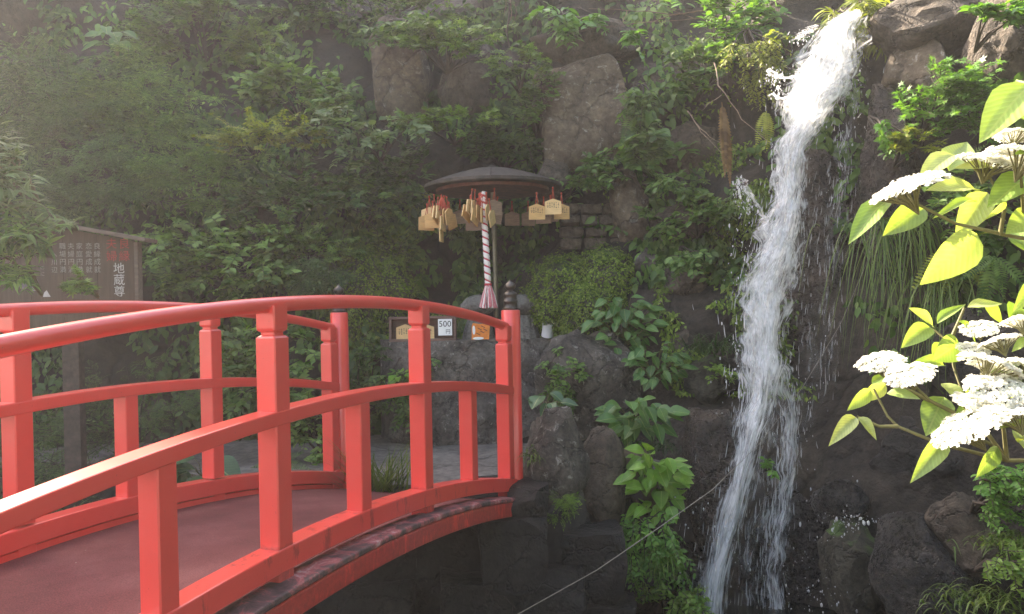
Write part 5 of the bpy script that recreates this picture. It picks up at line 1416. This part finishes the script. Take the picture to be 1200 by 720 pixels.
def streaks(st, n, spread, seed, lmin, lmax, rmin, rmax, v0=0.0, v1=1.0):
    """stretched falling threads of water"""
    rg = random.Random(seed); S = smooth_stream(st, 60); V = []; Fc = []
    for _ in range(n):
        v = rg.uniform(v0, v1); k = min(58, int(v*59)); px, py, hw, Y = S[k]
        x = rg.gauss(0, 0.55)*spread
        L = rg.uniform(lmin, lmax)*(0.35+0.65*min(1, v*2.2)); r = rg.uniform(rmin, rmax)
        p = P(px+x*hw, py+rg.uniform(-5, 5), Y-rg.uniform(-0.02, 0.16))
        q2 = S[min(59, k+3)]; p2 = P(q2[0]+x*q2[2], q2[1], q2[3]-rg.uniform(0, 0.1)); d = (p2-p)
        if d.length < 1e-4: continue
        d = (d.normalized()*0.6+Vector((0, 0, -0.55))).normalized()
        a = d.cross(Vector((0, 1, 0.1))).normalized(); c = d.cross(a)
        b = len(V); prof = [(0, 0.15), (0.35, 0.8), (0.75, 1.0), (0.93, 0.7), (1, 0.1)]
        bend = Vector((rg.gauss(0, .03), 0, 0))
        for t, w in prof:
            o = p + d*L*t + bend*t*t*L*2
            for m in range(4):
                an = m*math.pi/2; V.append(o + (a*math.cos(an)+c*math.sin(an))*r*w)
        for i in range(4):
            for m in range(4):
                A, B_, C_, D_ = b+i*4+m, b+i*4+(m+1) % 4, b+(i+1)*4+(m+1) % 4, b+(i+1)*4+m
                Fc += [(A, B_, C_), (A, C_, D_)]
    o = trimesh('water_thread', [tuple(v) for v in V], Fc, MDROP, fall, fall.location, True); o['kind'] = 'stuff'
streaks(STREAMS['main'], 900, 0.9, 1, 0.03, 0.13, 0.0015, 0.0045)
streaks(STREAMS['main'], 420, 1.7, 2, 0.02, 0.10, 0.001, 0.003)
streaks(STREAMS['right'], 260, 1.1, 3, 0.04, 0.16, 0.0015, 0.004)
streaks(STREAMS['skirt'], 260, 1.2, 6, 0.03, 0.15, 0.001, 0.003)
streaks(STREAMS['thin'], 260, 1.5, 4, 0.03, 0.12, 0.001, 0.0028)
def droplets(n, seed):
    rg = random.Random(seed); V = []; Fc = []
    bm = bmesh.new(); bmesh.ops.create_icosphere(bm, subdivisions=1, radius=1); bm.verts.ensure_lookup_table()
    bv = [v.co.copy() for v in bm.verts]; bf = [tuple(v.index for v in f.verts) for f in bm.faces]; bm.free()
    src = [(908, 92, 16, 10, 6.72), (916, 106, 14, 10, 6.7), (866, 214, 6, 9, 6.5), (876, 240, 10, 18, 6.45), (940, 45, 14, 10, 6.85), (1000, 60, 16, 50, 6.85), (1005, 120, 14, 60, 6.8), (905, 92, 12, 14, 6.7), (868, 225, 10, 16, 6.5), (985, 200, 26, 90, 6.75), (870, 300, 22, 90, 6.3), (860, 440, 26, 70, 6.1), (940, 480, 40, 110, 6.3),
           (900, 660, 70, 70, 5.8), (830, 640, 40, 90, 5.8), (985, 610, 50, 30, 5.6), (1000, 612, 24, 10, 5.5), (965, 700, 40, 40, 5.5)]
    for k in range(n):
        px, py, sx, sy, Y = src[rg.randrange(len(src))]
        c = P(rg.gauss(px, sx*0.5), rg.gauss(py, sy*0.5), Y-rg.uniform(0, 0.25))
        r = min(0.012, 0.0022*math.exp(rg.gauss(0.2, 0.55))); st = rg.uniform(1, 2.6)
        b = len(V)
        for q in bv: V.append((c.x+q.x*r, c.y+q.y*r, c.z+q.z*r*st))
        Fc += [tuple(i+b for i in f) for f in bf]
    o = trimesh('water_drop', V, Fc, MDROP, fall, fall.location, True); o['kind'] = 'stuff'
droplets(1000, 5)
# ---------------------------------------------------------------- white-flowered shrub in the foreground
ME_HYD = leaf_mesh('leaf', veined('leaf_flower_shrub', [(0.17, 0.28, 0.07), (0.28, 0.39, 0.12), (0.44, 0.50, 0.20)], 0.45, 0.3, (1.6, 1.6, 0.55)), wid=0.23, fold=0.12, curl=0.14)
ME_HYD2 = leaf_mesh('leaf', ME_HYD.materials[0], wid=0.21, fold=0.22, curl=0.32)
hroot = Vector((1.75, 1.9, -1.32))
hyd = thing('flowering_shrub', 'sunlit shrub with flat white flower heads and yellow-green leaves', 'shrub', hroot)
HL = [ # base px, tip px, depth of base, depth of tip, width, normal hint
 ((1215,95),(1150,154),1.42,1.36,1.1,(0,-.5,.9)), ((1212,150),(1186,82),1.45,1.5,1.2,(-.6,-.6,.5)), ((1046,232),(994,274),1.52,1.44,0.8,(.2,-.3,1)), ((1122,180),(1078,202),1.55,1.5,0.9,(.3,-.4,.9)),
 ((1110,205),(1136,158),1.6,1.66,1.1,(-.3,-.8,.5)), ((1150,226),(1092,212),1.5,1.44,0.9,(.1,-.5,.9)), ((1150,236),(1094,245),1.56,1.5,0.5,(.1,-.2,1)), ((1160,222),(1124,272),1.6,1.58,1.2,(-.4,-.9,.2)),
 ((1086,242),(1040,270),1.62,1.56,0.9,(.3,-.7,.7)), ((1150,270),(1089,330),1.46,1.40,0.95,(.4,-.7,.5)), ((1177,228),(1166,258),1.5,1.48,0.9,(.6,-.7,.3)), ((1220,250),(1183,268),1.5,1.46,1.2,(0,-.7,.6)),
 ((1215,205),(1160,232),1.5,1.44,1.1,(0,-.5,.9)), ((1170,200),(1120,190),1.52,1.5,0.9,(0,-.5,.9)), ((1205,300),(1188,250),1.55,1.6,1.1,(-.5,-.7,.4)),
 ((1095,386),(1072,358),1.62,1.58,1.3,(.2,-.7,.7)), ((1096,382),(1127,352),1.64,1.62,0.9,(0,-.6,.8)), ((1092,382),(1061,401),1.62,1.55,0.9,(.2,-.6,.8)), ((1130,361),(1175,352),1.6,1.58,0.9,(0,-.6,.8)),
 ((1126,400),(1100,420),1.6,1.54,1.5,(.1,-.8,.5)), ((1022,455),(997,480),1.62,1.58,0.9,(.4,-.7,.6)), ((1005,487),(977,513),1.60,1.55,1.0,(.4,-.6,.7)), ((1003,488),(1030,509),1.60,1.56,1.1,(-.3,-.7,.6)),
 ((1036,461),(1077,463),1.58,1.52,1.1,(.1,-.5,.9)), ((1020,452),(1041,436),1.60,1.60,1.1,(0,-.7,.7)), ((1108,462),(1086,506),1.55,1.50,1.3,(-.5,-.8,.2)), ((1108,512),(1078,556),1.46,1.40,0.95,(.4,-.6,.7)),
 ((1170,520),(1150,559),1.44,1.40,0.85,(.5,-.7,.5)), ((1100,448),(1136,470),1.52,1.46,1.2,(0,-.5,.9)), ((1128,446),(1150,486),1.5,1.45,1.1,(.1,-.5,.9)), ((1150,352),(1178,378),1.62,1.6,1.2,(0,-.6,.8)),
 ((1180,380),(1215,352),1.55,1.6,1.2,(0,-.6,.8)), ((1160,505),(1210,488),1.42,1.38,1.2,(0,-.5,.9)), ((1190,520),(1225,505),1.42,1.36,1.1,(0,-.5,.9)), ((1090,420),(1118,398),1.62,1.64,1.2,(.1,-.8,.5)),
 ((1120,375),(1150,395),1.58,1.56,1.2,(0,-.5,.9)), ((1110,430),(1070,420),1.58,1.55,1.0,(0,-.5,.9)), ((1040,448),(1012,470),1.64,1.62,1.1,(.4,-.8,.3)), ((1200,440),(1170,425),1.5,1.47,1.2,(0,-.5,.9)),
 ((1210,395),(1185,410),1.5,1.5,1.2,(0,-.5,.9)), ((1175,470),(1205,455),1.46,1.44,1.2,(0,-.5,.9)), ((1230,180),(1196,170),1.4,1.38,1.3,(0,-.6,.8)), ((1145,470),(1120,500),1.45,1.42,1.1,(.1,-.6,.8)),
 ((1215,540),(1190,500),1.45,1.5,1.2,(0,-.6,.8)), ((1225,330),(1196,352),1.5,1.45,1.2,(0,-.6,.8))]
hr = random.Random(8)
for b, t, yb, yt, w, nh in HL:
    pb, pt = P(b[0], b[1], yb), P(t[0], t[1], yt)
    place_leaf(ME_HYD if hr.random() < 0.62 else ME_HYD2, pt+(pb-pt)*0.92, pt, Vector(nh)+Vector((hr.gauss(0, .15), hr.gauss(0, .1), hr.gauss(0, .1))), hyd, hroot, w*hr.uniform(0.85, 1.1))
# the rest of the bush, beyond the edge of the photograph
hx = []
for k in range(46):
    c = P(hr.uniform(1235, 1520), hr.uniform(90, 620), hr.uniform(1.5, 1.95)); hx.append(c)
    for q in range(3):
        a = hr.uniform(0, 6.28); d = Vector((math.cos(a), math.sin(a)*0.8-0.2, hr.uniform(-0.5, 0.15))).normalized()*hr.uniform(0.055, 0.095)
        place_leaf(ME_HYD if q else ME_HYD2, c, c+d, (hr.gauss(0, .2), -.4, .9), hyd, hroot, hr.uniform(0.85, 1.1))
def flower_mesh():
    rg = random.Random(12); V = []; Fc = []
    for k in range(640):
        a = rg.uniform(0, 2*math.pi); q = math.sqrt(rg.random()); x, y = q*math.cos(a), q*math.sin(a)
        lump = 0.10*noise.noise(Vector((x*3, y*3, 1)))
        z = 0.30*(1-q*q)+lump+rg.uniform(-.04, .04)
        c = Vector((x*(1+lump), y*(1+lump), z)); s = rg.uniform(0.06, 0.095); up = Vector((x*0.7+rg.gauss(0, .3), y*0.7+rg.gauss(0, .3), 1)).normalized()
        t1 = up.cross(Vector((rg.gauss(0, 1), rg.gauss(0, 1), 0.3))).normalized(); t2 = up.cross(t1); b = len(V); V.append(c-up*s*0.3)
        for m in range(5):
            for f, r in ((-0.42, 0.72), (0, 1.0), (0.42, 0.72)):
                an = 2*math.pi*(m+f)/5; V.append(c + (t1*math.cos(an)+t2*math.sin(an))*s*r + up*s*0.25*r)
            i = b+1+3*m; Fc += [(b, i, i+1), (b, i+1, i+2)]
    me = bpy.data.meshes.new('florets'); me.from_pydata([tuple(v) for v in V], [], Fc); me.update()
    me.materials.append(leaf_mat('white_florets', [(0.72, 0.72, 0.62), (0.80, 0.80, 0.74), (0.84, 0.84, 0.80)], 0.6, 0.35, (1, 1, 0.95)))
    mb = MB(); rg = random.Random(2)
    for k in range(26):
        a = rg.uniform(0, 2*math.pi); q = math.sqrt(rg.random())*0.9
        mb.tube([(0, 0, -0.75), (0.3*q*math.cos(a), 0.3*q*math.sin(a), -0.35), (q*math.cos(a), q*math.sin(a), 0.26*(1-q*q))], 0.02, 4, False)
    ms = bpy.data.meshes.new('flower_stalks'); ms.from_pydata(mb.v, [], mb.f); ms.update(); ms.materials.append(M['stem'])
    return me, ms
FLM, FSM = flower_mesh()
HF = [(1066,222,44,1.46,.35,0), (1158,192,34,1.5,.2,.2), (1196,186,40,1.42,.25,0), (1188,160,22,1.46,.2,0), (1032,425,27,1.58,.25,-.25), (1067,440,29,1.5,.4,-.1), (1148,386,21,1.56,.4,0), (1172,402,24,1.52,.4,0), (1160,430,36,1.46,.4,.1),
      (1176,460,42,1.42,.4,0), (1138,500,46,1.38,.5,-.15), (1198,378,22,1.5,.3,0), (1190,490,30,1.36,.4,0), (1140,410,18,1.56,.4,0), (1150,478,34,1.42,.4,0), (1205,430,26,1.45,.3,0)]
hub = P(1260, 420, 1.6); sm_n = 0
for px, py, r, Y, tilt, side in HF:
    c = P(px, py, Y); s = r*Y/FPX
    o = bpy.data.objects.new('flower_head', FLM); COL.objects.link(o); o.parent = hyd; o.location = c-hroot; o.scale = (s, s, s*0.95); o.rotation_euler = (tilt, side, px*0.7)
    k = bpy.data.objects.new('flower_stalk', FSM); COL.objects.link(k); k.parent = o
for c in hx[::4]:
    o = bpy.data.objects.new('flower_head', FLM); COL.objects.link(o); o.parent = hyd; o.location = c-hroot+Vector((0, 0, 0.03)); o.scale = (0.06, 0.06, 0.055); o.rotation_euler = (0.3, 0.1, c.x*9)
    k = bpy.data.objects.new('flower_stalk', FSM); COL.objects.link(k); k.parent = o
for c in hx:
    mb = MB(); v = c-hroot; b = Vector((v.x*0.45+0.08, v.y*0.5, v.z*0.55)); mb.tube([b, (b+v)/2+Vector((0, 0, 0.04)), v], [0.005, 0.0035, 0.002], 5, False); mb.obj('stem', M['stem'], hyd, smooth=True)
for k in range(5):
    v = hx[k*9]-hroot; mb = MB(); mb.tube([(0, 0, -0.03), (v.x*0.25+0.05, v.y*0.25, v.z*0.3), (v.x*0.45+0.08, v.y*0.5, v.z*0.6)], [0.014, 0.011, 0.006], 7, False); mb.obj('stem', M['bark'], hyd, smooth=True)
HS = [[(1072,238,1.48),(1119,262,1.52),(1185,277,1.52),(1260,290,1.6)], [(1048,236,1.5),(1072,238,1.48)], [(1158,205,1.5),(1178,240,1.5),(1172,275,1.52)], [(1024,456,1.62),(1040,488,1.6),(1052,500,1.58),(1100,520,1.55),(1180,540,1.55),(1260,540,1.6)],
      [(1004,488,1.6),(1030,500,1.59),(1052,500,1.58)], [(1094,386,1.62),(1113,402,1.6),(1118,430,1.57),(1130,470,1.52),(1180,540,1.55)], [(1130,361,1.6),(1120,385,1.6),(1113,402,1.6)], [(1067,448,1.52),(1090,470,1.53),(1130,490,1.5)],
      [(1032,432,1.58),(1060,455,1.56),(1090,470,1.53)], [(1160,440,1.47),(1175,490,1.5),(1180,540,1.55)], [(1196,200,1.44),(1200,260,1.5),(1215,290,1.56)], [(1138,510,1.4),(1160,520,1.45),(1180,540,1.55)], [(1215,95,1.42),(1225,200,1.5),(1215,290,1.56)]]
for ln in HS:
    mb = MB(); pts = [P(*q)-hroot for q in ln]; n = len(pts); mb.tube(pts, [0.0022+0.0022*i/(n-1) for i in range(n)], 6, False); mb.obj('stem', M['stem'], hyd, smooth=True)
for a, b in ((P(1260, 290, 1.6)-hroot, 0.012), (P(1260, 540, 1.6)-hroot, 0.012), (P(1215, 290, 1.56)-hroot, 0.008)):
    mb = MB(); mb.tube([(0, 0, -0.03), (a.x*0.5+0.05, a.y*0.4, a.z*0.5), a], [b*1.2, b, b*0.5], 8, False); mb.obj('stem', M['bark'], hyd, smooth=True)

# ---------------------------------------------------------------- unseen trees added on cliff top and near bank to shape sun and skylight
def added_shade_tree(label, x, y, z0, h, r, seed, n=2600, ls=0.30):
    rg = np.random.default_rng(500+seed); root = np.array([x, y, z0])
    th = thing('shade_tree', label, 'tree', tuple(root), 0, 'added shade trees')
    mb = MB(); top = root+np.array([rg.normal()*0.3, rg.normal()*0.3, h*0.85])
    mb.tube([root-np.array([0, 0, 0.4]), root+(top-root)*0.4, top], [0.17, 0.13, 0.04], 10); mb.obj('trunk', M['bark'], th, root, True)
    c = root+np.array([0, 0, h*0.62]); R = np.array([r, r, h*0.42]); ncl = 26
    cl = nrm(rg.normal(size=(ncl, 3)))*rg.uniform(0.3, 0.9, (ncl, 1))
    mb = MB()
    for q in range(ncl):
        e = c+cl[q]*R; b = root+(top-root)*rg.uniform(0.3, 0.85); mb.tube([b, (b+e)/2+np.array([0, 0, 0.15]), e], [0.05, 0.035, 0.012], 6, False)
    mb.obj('limbs', M['bark'], th, root, True)
    pk = rg.integers(0, ncl, n); p = c + (cl[pk]+rg.normal(size=(n, 3))*0.20)*R
    leaves('crown', p, rg.normal(size=(n, 3)), np.array([0, 0, 1.0])+rg.normal(size=(n, 3))*0.5, rg.uniform(0.6, 1.2, n)*ls, 'ovate', M['lf_mid'], th, root)
for k, (lab, x, y, h, r) in enumerate((('added skylight-blocking broadleaf tree behind the flowering shrub bank', 5.6, 0.2, 7.5, 2.4), ('low added skylight-blocking broadleaf tree overhanging the near bank beside the flowering shrub', 4.1, -0.9, 6.0, 2.0), ('added skylight-blocking broadleaf tree at the end of the near bank', 4.6, -3.6, 8.0, 2.6), ('tall added skylight-blocking broadleaf tree beside the right cliff foot', 8.0, 2.6, 8.0, 2.6), ('spreading added skylight-blocking broadleaf tree standing on the near bank', 7.6, -2.2, 8.5, 2.8))):
    added_shade_tree(lab, x, y, -1.4, h, r, 20+k, n=4500)  # added out of view to cut skylight on the bridge's outer faces
lt = 'unseen broadleaf tree placed on the cliff top to shade bank and bridge'
for k, (x, y, z0, h, r) in enumerate(((-7.0, 10.0, 5.0, 2.2, 0.85), (-6.9, 10.4, 5.5, 1.9, 1.2), (-8.3, 8.9, 3.2, 2.4, 0.95), (-9.0, 8.0, 2.8, 2.4, 0.95), (-5.6, 11.6, 6.6, 1.2, 1.1))):
    added_shade_tree(lt, x, y, z0, h, r, k)  # sized and spaced to shade deck and posts, leaving the near rail sunlit

# ---------------------------------------------------------------- haze volume added to give the milky veil of lens glare
HAZE = 0.0030
if HAZE:
    m = bpy.data.materials.new('haze'); m.use_nodes = True; N = m.node_tree.nodes; L = m.node_tree.links
    N.remove(N['Principled BSDF'])
    pv = N.new('ShaderNodeVolumePrincipled'); pv.inputs['Color'].default_value = (0.95, 0.94, 0.95, 1); pv.inputs['Density'].default_value = HAZE; pv.inputs['Anisotropy'].default_value = 0.5
    L.new(pv.outputs[0], N['Material Output'].inputs['Volume'])
    mb = MB(); mb.box((0, 3.0, 5.2), (230, 230, 9.3)); o = mb.obj('haze', m); tag(o, kind='stuff')
